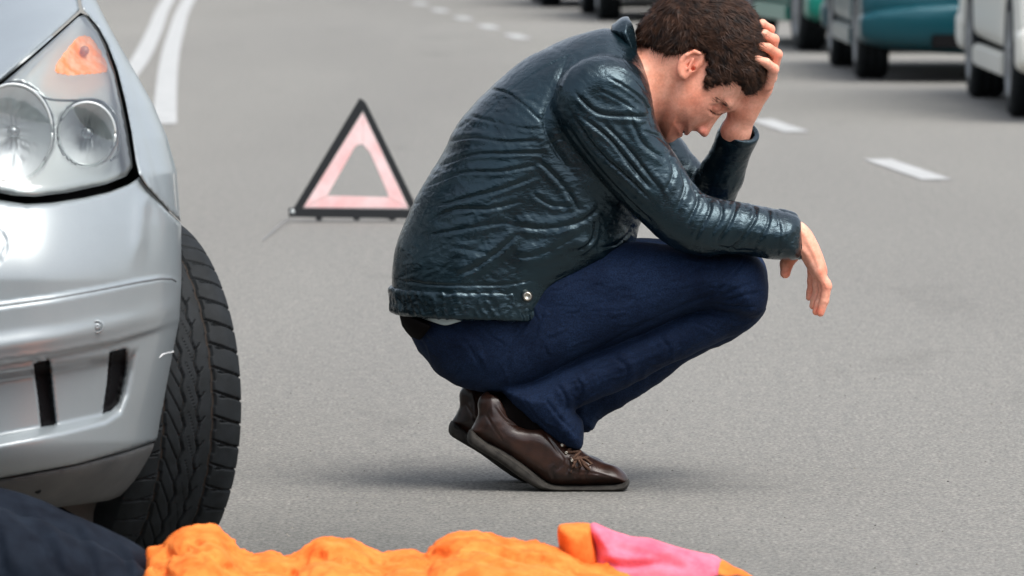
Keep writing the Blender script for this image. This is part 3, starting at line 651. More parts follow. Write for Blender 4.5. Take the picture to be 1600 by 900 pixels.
CALF2 = [(1110, 475), (1150, 455), (1190, 460), (1180, 500), (1150, 528), (1110, 545), (1075, 563), (1040, 590), (1005, 614), (965, 638), (935, 656), (926, 670), (905, 674), (880, 655), (850, 625), (840, 596), (880, 572), (950, 540), (1020, 508)]
F.infl(CALF2, Y0+.11, .066, .05, .010, n=4)
F.infl([(640, 500), (680, 470), (730, 440), (800, 430), (850, 440), (860, 500), (840, 560), (800, 600), (760, 608), (718, 600), (690, 584), (664, 558), (646, 528)], Y0, .17, .11, .02, n=4)
for s in (-1, 1): F.chain([(pt(1162, 438 if s < 0 else 434, s*.105), .044), (pt(1152, 470, s*.105), .044)], .03)
# waist cut, and hollow trouser hem
v, f = F.mesh(2); del F
def wj(p):
    u = 800+FPX*p[0]/p[1]; w = -200+(CAM_H-p[2])*FPX/p[1]
    if u < 800: t = Vector((u*.018, w*.03+u*.01, p[1]*6)); am = .0022
    elif w > 640-.5*(u-880): t = Vector(((u+w*.5)*.03, (w-.4*u)*.02, p[1]*6)); am = .0024
    else: t = Vector(((u*.3-w*.9)*.02, u*.006, p[1]*5)); am = .0014
    return am*(1-2.2*abs(mnoise.noise(t)))+am*.4*mnoise.noise(t*2.4)
v = noisedisp(v, f, wj)
v = strokes(v, f, [
    (B((1168, 402), (1150, 425), (1128, 448), (1110, 462)), 3.2, 3.125, 4.375), (B((1180, 440), (1155, 450), (1125, 462)), 3.2, 3.125, 5), (B((1188, 458), (1160, 462), (1130, 470)), 3.2, 3.125, 5),
    (B((1185, 480), (1150, 478), (1115, 474)), 3.2, 3.75, 5), (B((1160, 505), (1130, 495), (1090, 487)), 3.2, 3.75, 5), (B((1120, 520), (1090, 505), (1060, 500)), 3.2, 3.125, 4.375),
    (B((1100, 410), (1060, 440), (1010, 470)), 7.2, 2.5, 1.875), (B((1135, 455), (1077, 474), (1000, 510), (940, 542), (853, 585)), 4, 1.25, 5),
    (B((835, 470), (825, 500), (800, 540), (790, 575)), 4, 3.75, 5), (B((850, 480), (842, 510), (820, 560)), 4, 3.125, 3.75), (B((880, 490), (930, 487), (990, 484)), 2.4, 1.25, 1.75),
    (B((730, 560), (722, 575), (708, 590)), 2.4, 2.5, 3.75), (B((668, 515), (700, 530), (740, 535)), 4, 2.25, 2.5), (B((745, 500), (768, 525), (790, 540)), 3.2, 2.5, 3.75), (B((700, 500), (735, 545), (760, 590)), 4.8, 2.5, 2.5),
    (B((870, 600), (885, 625), (880, 655)), 4, 3.75, 5), (B((900, 590), (910, 610), (895, 632)), 3.2, 3.125, 3.75), (B((850, 620), (872, 650), (895, 672)), 3.2, 3.125, 4.375), (B((815, 620), (842, 655), (872, 682)), 2.4, 1.875, 2.5),
    (B((960, 560), (980, 575), (975, 600)), 4.8, 3.125, 3.75), (B((1030, 525), (1045, 545), (1040, 565)), 4.8, 3.125, 3.75), (B((930, 580), (990, 560), (1060, 530)), 5.6, 2.5, 2.5), (B((862, 690), (885, 697), (905, 702)), 1.6, 1.5, 0)], cusp=True)
fine = []
for i in range(120):
    u, w = random.uniform(660, 1190), random.uniform(400, 690)
    if u > 1040: d_ = (1, -.25-(w-470)*.006)
    elif w > 600: d_ = (.8, .6)
    elif u < 860: d_ = (.45, 1)
    else: d_ = (1, -.35)
    n_ = math.hypot(*d_); dx, dy = d_[0]/n_, d_[1]/n_; l = random.uniform(8, 30); bw = random.gauss(0, .2)*l
    fine.append(([(u-dx*l, w-dy*l), (u-dy*bw, w+dx*bw), (u+dx*l, w+dy*l)], random.uniform(2, 4), random.uniform(.4, 1.3), random.uniform(.5, 1.8)))
v = strokes(v, f, fine)
v = strokes(v, f, [(B((848, 470), (900, 476), (1000, 458), (1090, 444), (1150, 430)), 1.5, .7, .9), (B((835, 482), (843, 505), (838, 530), (822, 548)), 1.5, .8, 1.), (B((826, 660), (850, 630), (900, 606), (1000, 566), (1090, 528)), 1.4, .6, .8), (B((852, 668), (880, 683), (908, 690)), 1.2, .3, .8)])
jeans = link('jeans', mesh_np('jeans', v, f), M['denim'], man)
# belt round the back of the waist
F = Field(*bb(612, 460, 720, 555, -.20, .20), .0025)
F.infl(PELV, Y0, .176, .07, .004, n=2); F.half((.37, 0, .93), pt(660, 494.5, 0), .003); F.half((.81, 0, -.59), pt(664, 517, 0), .004)
v, f = F.mesh(1); v = noisedisp(v, f, lambda p: .0006*mnoise.noise(Vector(p)*60)); belt = link('belt', mesh_np('belt', v, f), M['belt'], man)

# ---- shoes
UP = [(768, 616), (790, 640), (802, 656), (820, 662), (845, 664), (866, 676), (890, 696), (906, 702), (922, 712), (942, 722), (962, 728), (976, 738), (981, 748), (978, 757), (940, 758), (900, 759), (862, 758), (838, 744), (806, 722), (775, 702), (750, 688), (736, 674), (742, 660), (754, 636)]
SO = [(736, 670), (730, 680), (732, 692), (750, 704), (780, 722), (810, 744), (838, 762), (860, 767), (900, 767.5), (950, 767.5), (974, 766), (983, 757), (981, 748), (960, 755), (900, 757), (864, 755), (846, 745), (818, 722), (790, 703), (764, 690), (748, 678)]
def shoe(dy, dxp, dvp, sc, name_m):
    Fy = Y0+dy
    tr = lambda L_: [(a+dxp, b+dvp) for a, b in L_]
    F = Field((P(690, 780, Fy)[0], Fy-.07, -.005), (P(1000, 600, Fy)[0], Fy+.07, P(700, 600, Fy)[2]), .0022)
    F.infl(tr(UP), Fy, .043, .034, .006, n=4)
    F.chain([(P(772+dxp, 634+dvp, Fy), .034), (P(788+dxp, 662+dvp, Fy), .035)], .01)
    F.cone(P(782+dxp, 615+dvp, Fy), P(800+dxp, 648+dvp, Fy), .026, .030, .004, op='s')
    v, f = F.mesh(1)
    D = lambda *p: [(a+dxp, b+dvp) for a, b in p]
    v = strokes(v, f, [(D((772, 628), (792, 655), (820, 664), (850, 666)), 2.2, 1.4, 1.2), (D((848, 668), (872, 700), (884, 722), (862, 746)), 2, .8, 1.6), (D((884, 724), (900, 734), (925, 736), (960, 744)), 2, .6, 1.3),
        (D((890, 712), (895, 728), (888, 745)), 3, 1.8, 2.4), (D((903, 716), (908, 732), (902, 750)), 3, 1.6, 2.2), (D((918, 720), (922, 735), (916, 750)), 3, 1.3, 1.8), (D((758, 640), (775, 668), (790, 690)), 2, .6, 1.2), (D((862, 752), (858, 735), (868, 725)), 3, 1.2, 2)])
    v = noisedisp(v, f, lambda p: .0008*mnoise.noise(Vector(p)*60))
    sh = link('shoe', mesh_np('shoe', v, f), M['shoe'], man); sv_ = v
    F = Field((P(690, 780, Fy)[0], Fy-.07, -.006), (P(1000, 600, Fy)[0], Fy+.07, P(700, 640, Fy)[2]), .0022)
    F.infl(tr(SO), Fy, .0475, .010, .003, n=3)
    v, f = F.mesh(1); v = strokes(v, f, [(D((735, 676), (765, 698), (800, 720), (838, 748), (862, 760), (920, 761), (975, 758)), 1.3, .8, 1.0)])
    link('sole', mesh_np('sole', v, f), M['sole'], sh)
    # laces with eyelets, laid on the tongue
    sU, sV = UV(sv_)
    def on(u, w, far=False, out=.0022):
        e = np.hypot(sU-u-dxp, sV-w-dvp); q = np.where(e < 3.2)[0]
        if not len(q): q = np.argsort(e)[:4]
        q = q[np.argsort(sv_[q, 1])]; q = q[-3:] if far else q[:3]; p = sv_[q].mean(0); return p+(0, out if far else -out, out*.9)
    k_ = [0]
    def lc(pts, r=.0030):
        if dxp: return
        wire('lace', [on(*q) if not hasattr(q, 'dtype') else q for q in pts], r, M['lace'], sh, 6)
    EY = [(880, 694), (886, 706), (893, 718)]; TP = [(896, 696), (908, 704), (920, 713)]
    for i in range(3):
        lc([EY[i], ((EY[i][0]*.5+TP[i][0]*.5), EY[i][1]*.5+TP[i][1]*.5), TP[i]])
        if i < 2: lc([EY[i+1], ((EY[i+1][0]*.5+TP[i][0]*.5), EY[i+1][1]*.5+TP[i][1]*.5), TP[i]])
    lc([(903, 712), (896, 722), (900, 733), (908, 728), (904, 714)]); lc([(903, 712), (916, 716), (926, 724), (918, 728), (906, 715)]); lc([(903, 713), (897, 728), (893, 742)]); lc([(905, 713), (916, 728), (922, 738)])
    for a_, b_ in (EY if not dxp else []):
        c = on(a_, b_, out=.001)
        F = Field(c-.009, c+.009, .0012); F.cone(c, c+(0, -.0016, 0), .0042, .0036, .001); F.cone(c+(0, -.004, 0), c+(0, -.006, 0), .0018, .0018, .001, op='s'); vv_, ff_ = F.mesh(1)
        link('eyelet', mesh_np('eyelet', vv_, ff_), M['steel'], sh)
    # dark sock
    F = Field((P(740, 700, Fy)[0], Fy-.05, P(740, 700, Fy)[2]), (P(880, 580, Fy)[0], Fy+.05, P(740, 590, Fy)[2]), .003)
    F.chain([(P(812+dxp, 628+dvp, Fy), .030), (P(792+dxp, 650+dvp, Fy), .030), (P(800+dxp, 680+dvp, Fy), .028)], .01); F.cone(P(815+dxp, 640+dvp, Fy), P(832+dxp, 668+dvp, Fy), .034, .030, .01)
    v, f = F.mesh(1); link('sock', mesh_np('sock', v, f), M['sock'], man)
def wire(name, pts, r, m, parent, n=8):
    vs = []; fs = []; p = [np.array(q, float) for q in pts]
    for i, q in enumerate(p):
        d = p[min(i+1, len(p)-1)]-p[max(i-1, 0)]; d /= np.linalg.norm(d)+1e-9
        ref = np.array((0, 0, 1.)) if abs(d[2]) < .9 else np.array((1., 0, 0)); s = np.cross(d, ref); s /= np.linalg.norm(s); t = np.cross(d, s)
        rr = r[i] if hasattr(r, '__len__') else r
        vs += [tuple(q+rr*(s*math.cos(j*2*math.pi/n)+t*math.sin(j*2*math.pi/n))) for j in range(n)]
        if i: fs += [((i-1)*n+j, (i-1)*n+(j+1) % n, i*n+(j+1) % n, i*n+j) for j in range(n)]
    fs += [list(range(n))[::-1], list(range((len(p)-1)*n, len(p)*n))]
    me = bpy.data.meshes.new(name); me.from_pydata(vs, [], fs); me.update()
    for q in me.polygons: q.use_smooth = True
    return link(name, me, m, parent)
M['lace'] = mat('shoe_lace', (.075, .034, .017), .8)
shoe(-.10, 0, 0, 1, None)
shoe(.085, -29, -13.3, 1, None)
#==PART3==
# ---------------------------------------------------------------- warning triangle
def prism(name, poly, Y, th, m, parent, tilt=0.0, v0=340):
    n = len(poly); fr = [P(a, b, Y+tilt*(v0-b)*.0001) for a, b in poly]
    vs = fr+[(x, y+th, z) for x, y, z in fr]
    fs = [list(range(n)), list(range(2*n-1, n-1, -1))]+[(i, n+i, n+(i+1) % n, (i+1) % n) for i in range(n)]
    me = bpy.data.meshes.new(name); me.from_pydata(vs, [], fs); me.update()
    bm = bmesh.new(); bm.from_mesh(me); bmesh.ops.recalc_face_normals(bm, faces=bm.faces)
    bmesh.ops.bevel(bm, geom=bm.edges[:], offset=.0015, segments=2, affect='EDGES', clamp_overlap=True); bm.to_mesh(me); bm.free()
    return link(name, me, m, parent)
YT = 23.4
tri = tag(empty('warning_triangle', (P(550, 345, YT)[0], YT, 0)), 'black-edged warning triangle with pale red reflectors standing on the road behind the man', 'warning triangle')
A_, L_, R_ = (562, 154), (451, 338), (652, 342)
prism('frame_bar', [(562, 153), (572, 160), (567, 173), (473, 325), (462, 338), (451, 338)], YT, .016, M['rubberblack'], tri)
prism('frame_bar', [(562.5, 153), (568, 158), (572, 161), (652, 325), (652, 342), (644, 338), (640, 326), (567, 173), (562.5, 160)], YT+.0005, .016, M['rubberblack'], tri)
prism('base_bar', [(451, 325), (640, 327.5), (654, 328), (654, 342), (451, 339)], YT-.006, .030, M['rubberblack'], tri)
prism('reflector_bar', [(566.5, 176), (566.5, 226), (559, 226), (553, 232), (514, 301), (512, 306), (474, 324)], YT+.002, .008, M['reflector'], tri)
prism('reflector_bar', [(567, 176), (638, 325), (607, 308), (605, 300), (578, 238), (567, 226)], YT+.0023, .008, M['reflector'], tri)
prism('reflector_bar', [(474.5, 324.5), (512.5, 306.5), (606.5, 308.5), (637.5, 325.5)], YT+.002, .0085, M['reflector'], tri)
for a in (498, 557, 613): prism('foot', [(a-5, 339), (a+5, 339), (a+5, 344.6), (a-5, 344.6)], YT-.004, .02, M['rubberblack'], tri)
wire('hinge_pin', [P(457, 331, YT-.012), P(457, 331, YT+.03)], .009, M['housing'], tri)
for (a, b) in (((452, 341), (410, 377)), ((648, 342), (692, 380)), ((500, 341), (520, 322)), ((600, 341), (630, 324))):
    g = gp(*b); wire('wire_leg', [P(a[0], a[1], YT), ((P(a[0], a[1], YT)[0]+g[0])/2, (YT+g[1])/2, .014), (g[0], g[1], .004)], .0022, M['steelgrey'] if 'steelgrey' in M else M.setdefault('steelgrey', mat('dull_wire', (.3, .3, .3), .4, .6)), tri)

# ---------------------------------------------------------------- silver car at the left
XR = np.array([(-120, 95), (-60, 125), (0, 151), (35, 168), (70, 187), (120, 216), (165, 241), (215, 262), (270, 277), (350, 283.5), (440, 284), (500, 281), (560, 272), (620, 262), (690, 250), (740, 229), (785, 205), (830, 185)], float)
def xr(y): return np.interp(y, XR[:, 0], XR[:, 1])
TH = math.radians(6); CX = -542; YB = 10.78
def hoodline(x): return np.interp(x, [-600, -300, -150, 0, 60, 128, 200], [345, 300, 225, 131, 78, 19, -40])
def Yf(x, y, hood=False):
    x = np.asarray(x, float); y = np.asarray(y, float)
    e = xr(y); Wd = 250.; t = np.clip((x-(e-Wd))/Wd, 0, 1.)
    d = YB+np.tan(TH)*(x+100)/930+.10*((x-CX)/830)**2*1.0
    d = d+.50*(1-np.sqrt(np.clip(1-(t*.993)**2, 0, 1)))
    yy = np.clip(440-y, 0, 600); d = d+.50*(yy/440)**1.5
    yl = np.clip(y-690, 0, 200); d = d+.16*(yl/100)**2
    if hood:
        h = hoodline(x); d0 = np.clip(440-h, 0, 600); dd = np.clip(h-y, 0, 600)
        d = YB+np.tan(TH)*(x+100)/930+.10*((x-CX)/830)**2+.50*(1-np.sqrt(np.clip(1-(np.clip((x-(xr(h)-Wd))/Wd, 0, 1)*.993)**2, 0, 1)))+.50*(d0/440)**1.5+dd*.0046-.03*(1-np.exp(-dd/14.))+.02
    return d
Np_ = np.array((math.cos(TH), math.sin(TH), 0)); C0 = np.array(P(CX, 450, float(Yf(CX, 450))))
def mirror(v): return v-2*((v-C0)@Np_)[:, None]*Np_
def dens(poly, st):
    out = []
    for (ax, ay), (bx, by) in zip(poly, poly[1:]+poly[:1]):
        n = max(1, int(math.hypot(bx-ax, by-ay)/st)); n = min(n, 120)
        out += [(ax+(bx-ax)*i/n, ay+(by-ay)*i/n) for i in range(n)]
    return out
def panel(name, poly, m, parent, off=None, hood=False, st=5, roll=4., th=.018, sym=None, sp=0):
    """sheet of bodywork with rolled edges; sym: None alone, 'join' mirrored and welded on the centre line, 'twin' a second part"""
    if sp: poly = [tuple(q) for q in spline(poly, sp)]
    bd = dens([tuple(map(float, q)) for q in poly], st); n = len(bd); PB = np.array(bd)
    xs = np.concatenate([np.arange(CX, -40, 22.), np.arange(-40, 320, st)]); ys = np.arange(PB[:, 1].min(), PB[:, 1].max(), st)
    gx, gy = np.meshgrid(xs, ys); gx = gx+(np.arange(len(ys)) % 2)[:, None]*st*.5*(gx > -40); d = sdist(gx, gy, PB)
    ins = d < -st*.55; pts = np.concatenate([PB, np.stack([gx[ins], gy[ins]], 1)])
    r = delaunay_2d_cdt([Vector(q) for q in pts], [], [list(range(n))], 1, 1e-4)
    vp = np.array([tuple(q) for q in r[0]]); fs = [tuple(q) for q in r[2] if len(q) == 3]
    dd = -sdist(vp[:, 0], vp[:, 1], PB); cl = (np.abs(vp[:, 0]-CX) < 1.) if sym == 'join' else np.zeros(len(vp), bool)
    if sym == 'join': dd = np.minimum(dd+0, 1e9); dd[vp[:, 0] < CX+30] = 1e3
    rl = roll*.00108*(1-np.sqrt(np.clip(1-(1-np.clip(dd/roll, 0, 1))**2, 0, 1)))
    Y = Yf(vp[:, 0], vp[:, 1], hood)+rl+(off(vp[:, 0], vp[:, 1]) if off else 0)
    v = PN(vp[:, 0], vp[:, 1], Y)
    if sym == 'join': v[cl] -= ((v[cl]-C0)@Np_)[:, None]*Np_
    # orient towards the camera
    out = []
    for a, b, c in fs:
        nn = np.cross(v[b]-v[a], v[c]-v[a]); out.append((a, b, c) if nn[1] < 0 else (a, c, b))
    # rim going back
    ec = {}
    for q in out:
        for a, b in zip(q, q[1:]+q[:1]): ec[(a, b)] = 1
    bnd = [(a, b) for (a, b) in ec if (b, a) not in ec and not (cl[a] and cl[b])]
    bk = {}; vl = [tuple(q) for q in v]
    for a, b in bnd:
        for q in (a, b):
            if q not in bk: bk[q] = len(vl); x, y, z = v[q]; vl.append((x*(1+th/12), y+th, z))
    out2 = list(out)+[(b, a, bk[a], bk[b]) for a, b in bnd]
    def mk(vl_, fl, nm):
        me = bpy.data.meshes.new(nm); me.from_pydata(vl_, [], fl); me.update()
        bm = bmesh.new(); bm.from_mesh(me); bmesh.ops.remove_doubles(bm, verts=bm.verts, dist=.0004); bm.to_mesh(me); bm.free()
        for p in me.polygons: p.use_smooth = True
        return link(nm, me, m, parent)
    if sym is None: return mk(vl, out2, name)
    mv = [tuple(q) for q in mirror(np.array(vl))]
    if sym == 'join':
        k = len(vl); return mk(vl+mv, out2+[tuple(i+k for i in reversed(q)) for q in out2], name)
    mk(mv, [tuple(reversed(q)) for q in out2], name); return mk(vl, out2, name)
car = tag(empty('parked_car', (C0[0], C0[1]+1, 0)), 'silver car at the left with its headlight, bumper corner and turned front wheel showing', 'car')
ss = lambda t: np.clip(t, 0, 1)**2*(3-2*np.clip(t, 0, 1))
c1f = lambda x: np.interp(x, [-542, 0, 80, 150, 215, 250, 268, 284], [508, 480, 469, 456, 443, 437, 437, 447])
c2f = lambda x: np.interp(x, [-542, 0, 90, 180, 240, 280], [592, 562, 549, 531, 513, 498])
FOG = [(-150, 604), (0, 578), (100, 563), (190, 548), (219, 541), (213, 580), (204, 618), (192, 648), (165, 664), (100, 679), (0, 698), (-150, 712)]
FOGp = np.array(FOG, float)
SLOT = ([(50, 567), (78, 561), (83, 610), (89, 664), (65, 668), (58, 615)], [(171, 549), (200, 543), (197, 585), (187, 628), (172, 642), (158, 646), (166, 600)])
SLOTP = [np.array(q, float) for q in SLOT]
def boff(x, y):
    o = .016*ss((c1f(x)-y+3)/11.)
    o = o+.020*ss((y-c2f(x))/9.)*(1-.6*ss((x-215)/50.))
    o = o-.008*np.exp(-((y-c2f(x)+22)/14.)**2)
    o = o+.040*ss(-sdist(x, y, FOGp)/20.)
    o = o+.008*np.exp(-((y-(c1f(x)-70-(x*.0)))/40.)**2)*0
    for sl__ in SLOTP: o = o+.026*ss(-sdist(x, y, sl__)/4.5)
    r = np.hypot((x+23), (y-385)); o = o+.004*np.exp(-((r-32)/1.6)**2)
    o = o-.016*np.exp(-((x-(222-(y-300)*.06))/12.)**2)*ss((y-285)/40.)*ss((430-y)/60.)     # the raised shoulder below the lamp
    return o
panel('hood', [(CX, 338), (-300, 294), (-150, 219), (-60, 164), (0, 124), (60, 72), (100, 38), (124, 16), (121, 0), (112, -30), (96, -62), (CX, -40)], M['silver'], car, hood=True, sym='join', roll=5)
FEND = [(129, 14), (126, -2), (119, -30), (104, -64)]+[(float(xr(y))-1.0, y) for y in (-60, -30, 0, 20, 40, 60, 80, 100, 120, 145, 165, 190, 215, 240, 270, 300, 325, 346)]+[(262, 327), (229, 290.5), (217, 272), (212, 250), (206, 208), (196, 158), (184, 110), (169, 70), (155, 44)]
def foff(x, y):
    l = 176+np.clip(y-40, 0, 400)*.26
    return .012*ss((x-l)/9.)*ss((y-55)/20.)-.010*np.exp(-((x-l+12)/9.)**2)*ss((y-20)/40.)
panel('fender', FEND, M['silver'], car, off=foff, sym='twin', st=4, th=.03)
BUMP = [(CX, 352), (-300, 310), (-210, 305), (-110, 286), (-60, 301), (0, 315), (40, 321), (80, 319), (130, 311), (170, 302), (201, 290), (217, 279), (228, 294.5), (262, 331.5), (283, 351.5)]+[(float(xr(y))-.6, y) for y in (380, 410, 440, 470, 500, 530, 560, 590, 620, 650, 686)]+[(200, 703), (120, 725), (0, 747), (-200, 768), (CX, 780)]
panel('bumper', BUMP, M['silver'], car, off=boff, sym='join', st=4, th=.05)
panel('valance', [(CX, 783), (-200, 771), (0, 750), (120, 728), (200, 706), (249, 690), (240, 716), (226, 742), (206, 768), (170, 782), (90, 793), (0, 799), (CX, 815)], M['valance'], car, off=lambda x, y: boff(x, y)+.006, sym='join', th=.05, roll=8)
panel('shade_backing', [(CX, 345), (-300, 300), (-150, 225), (-60, 170), (0, 128), (60, 78), (126, 20), (150, 30), (200, 120), (236, 210), (262, 300), (268, 400), (268, 500), (250, 600), (235, 690), (CX, 780)], M['dark'], car, off=lambda x, y: .17+0*x, sym='join', st=10, th=.01)  # black sheet behind the panels; its colour stands for shade in the gaps
for s_ in SLOTP:
    c_ = s_.mean(0); q_ = [(float(c_[0]+(x-c_[0])*.86), float(c_[1]+(y-c_[1])*.965)) for x, y in s_]
    panel('air_slot', q_, M['black'], car, off=lambda x, y: boff(x, y)-.007, sym='twin', th=.004, roll=1, st=4)
M['seam'] = mat('seam_shadow_gap', (.10, .11, .115), .6)
wire('bumper_seam', [P(x_, float(c1f(x_))-1.5, float(Yf(x_, float(c1f(x_))))+.0068) for x_ in np.arange(CX, 278, 6.)], .0022, M['seam'], car)
# lines of the two vents' divider and the sensor
def ring(name, u, v, r1, r2, m, parent, off, h=.004):
    Y = float(Yf(u, v))+float(boff(np.array([u]), np.array([v]))[0])+off; c = np.array(P(u, v, Y)); vs = []; fs = []; n = 28
    prof = [(r1, .004), (r1, -h*.8), ((r1+r2)/2, -h), (r2, -h*.5), (r2, .004)]
    for j in range(n):
        a = j*2*math.pi/n
        for r, d in prof: vs.append(tuple(c+np.array((r*math.cos(a), d+r*math.cos(a)*.25, r*math.sin(a)))))
    k = len(prof)
    for j in range(n):
        for i in range(k-1): fs.append((j*k+i, ((j+1) % n)*k+i, ((j+1) % n)*k+i+1, j*k+i+1))
    me = bpy.data.meshes.new(name); me.from_pydata(vs, [], fs); me.update()
    for p in me.polygons: p.use_smooth = True
    return link(name, me, m, parent)
sens = ring('parking_sensor', 152, 510, .0001, .0060, M['silver'], car, -.001); ring('sensor_ring', 152, 510, .0085, .0115, M['silver'], sens, 0, .003)
ring('plug', 59, 766, .0001, .0060, M['black'], car, .012)
M['scratch'] = mat('scratched_primer', (.6, .62, .62), .7)
wire('scratch', [P(a, b, float(Yf(a, b))+float(boff(np.array([a]), np.array([b]))[0])-.0005) for a, b in ((249, 559), (254, 554), (262, 551.5), (270, 550), (274, 546))], [.0008, .0016, .0013, .0015, .0006], M['scratch'], car)
# headlight
HL = [(133, 23), (150, 44), (164, 70), (179, 112), (190, 158), (200, 208), (206, 248), (207, 262), (198, 275), (165, 288), (105, 301), (55, 307), (20, 305), (-20, 297), (-62, 284), (-104, 262), (-88, 214), (-40, 166), (0, 135), (60, 83), (122, 27)]
hl = panel('headlight', HL, M['housing'], car, off=lambda x, y: .075+.012*np.sin(x/26.)*np.cos(y/34.)+.03*np.exp(-(((x-130)/38.)**2+((y-92)/30.)**2))+.11*ss((1.06-np.hypot((x-20)/61., (y-207)/75.))/.09)+.11*ss((1.06-np.hypot((x-136)/45., (y-209)/50.))/.11), st=4, roll=14, th=.03, sym='twin')
panel('lens_cover', HL, M['cover'], hl, st=7, roll=10, th=.01)
def bowl(u, v, rx, ry, name, parent, dark):
    Y = float(Yf(u, v))+.066; c = np.array(P(u, v, Y)); vs = []; fs = []; n = 48; k = 10; sc = .00109
    for j in range(n):
        a = j*2*math.pi/n; fl = 1+.0*math.cos(a*8)
        for i in range(k):
            t = 1-i/(k-1)*.999; facet = .0040*math.sin(rx*t*math.cos(a)*.9)*min(1, 3*(1-t))
            vs.append(tuple(c+np.array((rx*sc*t*math.cos(a), -.014+.045*(1-t*t)+facet+.16*rx*sc*t*math.cos(a), ry*sc*t*math.sin(a)))))
    for j in range(n):
        for i in range(k-1): fs.append((j*k+i, j*k+i+1, ((j+1) % n)*k+i+1, ((j+1) % n)*k+i))
    me = bpy.data.meshes.new(name); me.from_pydata(vs, [], fs); me.update()
    for p in me.polygons: p.use_smooth = True
    o = link(name, me, M['chrome'], parent)
    pr = [P(u+rx*1.02*math.cos(a), v-ry*1.02*math.sin(a), Y-.016+.16*rx*sc*math.cos(a)) for a in np.linspace(0, 2*math.pi, 49)]
    wire('rim', pr, .0028, M['housing'], o)
    F = Field(c-.05, c+.06, .0025); F.chain([(c+(0, .04, 0), .010), (c+(0, .006, .001), .011)], .003)
    vv, ff = F.mesh(1); link('bulb', mesh_np('bulb', vv, ff), dark, o)
M['bulb'] = mat('bulb_shield', (.30, .33, .34), .25, .7)
bowl(20, 207, 60, 74, 'reflector_bowl', hl, M['bulb']); bowl(136, 209, 43, 48, 'reflector_bowl', hl, M['bulb'])
tr = spline([(20, 131), (36, 133), (56, 143), (78, 155), (115, 157), (150, 156), (170, 167), (183, 187), (187, 215), (184, 240), (173, 250)], 5, False)
wire('lamp_trim', [P(a, b, float(Yf(a, b))+.014) for a, b in tr], .0024, M['bulb'], hl)
def ipt(u, v, o): return P(u, v, float(Yf(u, v))+o)
HOFF = lambda x, y: .075+.012*np.sin(x/26.)*np.cos(y/34.)+.03*np.exp(-(((x-130)/38.)**2+((y-92)/30.)**2))
panel('indicator', [(84, 110), (92, 92), (106, 74), (120, 58), (133, 54), (147, 62), (160, 84), (170, 108), (160, 115), (140, 117), (118, 119), (98, 118)], M['amber'], hl, off=lambda x, y: HOFF(x, y)-.006+.0022*np.sin(x*.75)+.0015*np.sin(y*.6), st=3, roll=8, th=.004, sp=2)
wire('indicator_bulb', [ipt(132, 80, .070), ipt(132, 79, .10)], [.0075, .009], M['amberbulb'] if 'amberbulb' in M else M.setdefault('amberbulb', mat('indicator_bulb', (.55, .22, .16), .2)), hl)
# underside box, wheel-arch liner, deflector
prism('deflector', [(92, 790), (150, 780), (204, 772), (205, 812), (198, 825), (160, 828), (120, 806)], 11.42, .05, mat('dusty_flap', (.16, .15, .14), .8), car)
def boxm(name, lo, hi, m, parent, bev=.02):
    bm = bmesh.new(); bmesh.ops.create_cube(bm, size=1); 
    for q in bm.verts: q.co = Vector([(lo[i]+hi[i])/2+q.co[i]*(hi[i]-lo[i]) for i in range(3)])
    if bev: bmesh.ops.bevel(bm, geom=bm.edges[:], offset=bev, segments=2, affect='EDGES')
    me = bpy.data.meshes.new(name); bm.to_mesh(me); bm.free(); return link(name, me, m, parent)
CW = C0[0]+.0
RT = Matrix.Translation((C0[0], 10.9, 0)) @ Matrix.Rotation(TH, 4, 'Z') @ Matrix.Translation((-C0[0], -10.9, 0))
def turn(o): o.data.transform(RT); o.data.update(); return o
turn(boxm('underbody', (CW-.66, 11.45, .24), (CW+.60, 15.1, .42), M['dark'], car))
# body behind the front: side, cabin, far wheels (all hidden from the photograph's own viewpoint)
F = Field((CW-.95, 11.2, .2), (CW+1.0, 15.7, 1.75), .03)
def aux(pts, w, h0): F.chain(pts, .12, 1.)
gxx = F.ax[0][:, None, None]; gyy = F.ax[1][None, :, None]; gzz = F.ax[2][None, None, :]
def rbox(c, hsz, r):
    q = [np.abs(g-c[i])-hsz[i]+r for i, g in enumerate((gxx, gyy, gzz))]
    d = np.sqrt(sum(np.maximum(a, 0)**2 for a in q))+np.minimum(np.maximum(np.maximum(q[0], q[1]), q[2]), 0)-r; return d
F.mix((slice(None),)*3, rbox((CW, 13.75, .64), (.78, 1.85, .34), .14), .05, 'u')
for Yw in (11.72, 14.42):
    F.cone((CW-1.1, Yw, .34), (CW+1.1, Yw, .34), .40, .40, .02, op='s')
v, f = F.mesh(2); turn(link('body_shell', mesh_np('body_shell', v, f), M['silver'], car))
F = Field((CW-.95, 11.5, .7), (CW+1.0, 15.7, 1.75), .03); gxx = F.ax[0][:, None, None]; gyy = F.ax[1][None, :, None]; gzz = F.ax[2][None, None, :]
sl_ = (1.58-gzz)
F.mix((slice(None),)*3, np.maximum(rbox((CW, 14.2, 1.25), (.68, 1.4, .36), .14), (12.9-gyy+(1.5-0)*0)+(gzz-1.0)*1.45*1.0), .05, 'u')
v, f = F.mesh(2); turn(link('cabin_glass', mesh_np('cabin_glass', v, f), M['glass'], car))
turn(boxm('roof', (CW-.60, 13.55, 1.585), (CW+.60, 15.3, 1.64), M['silver'], car, .02))

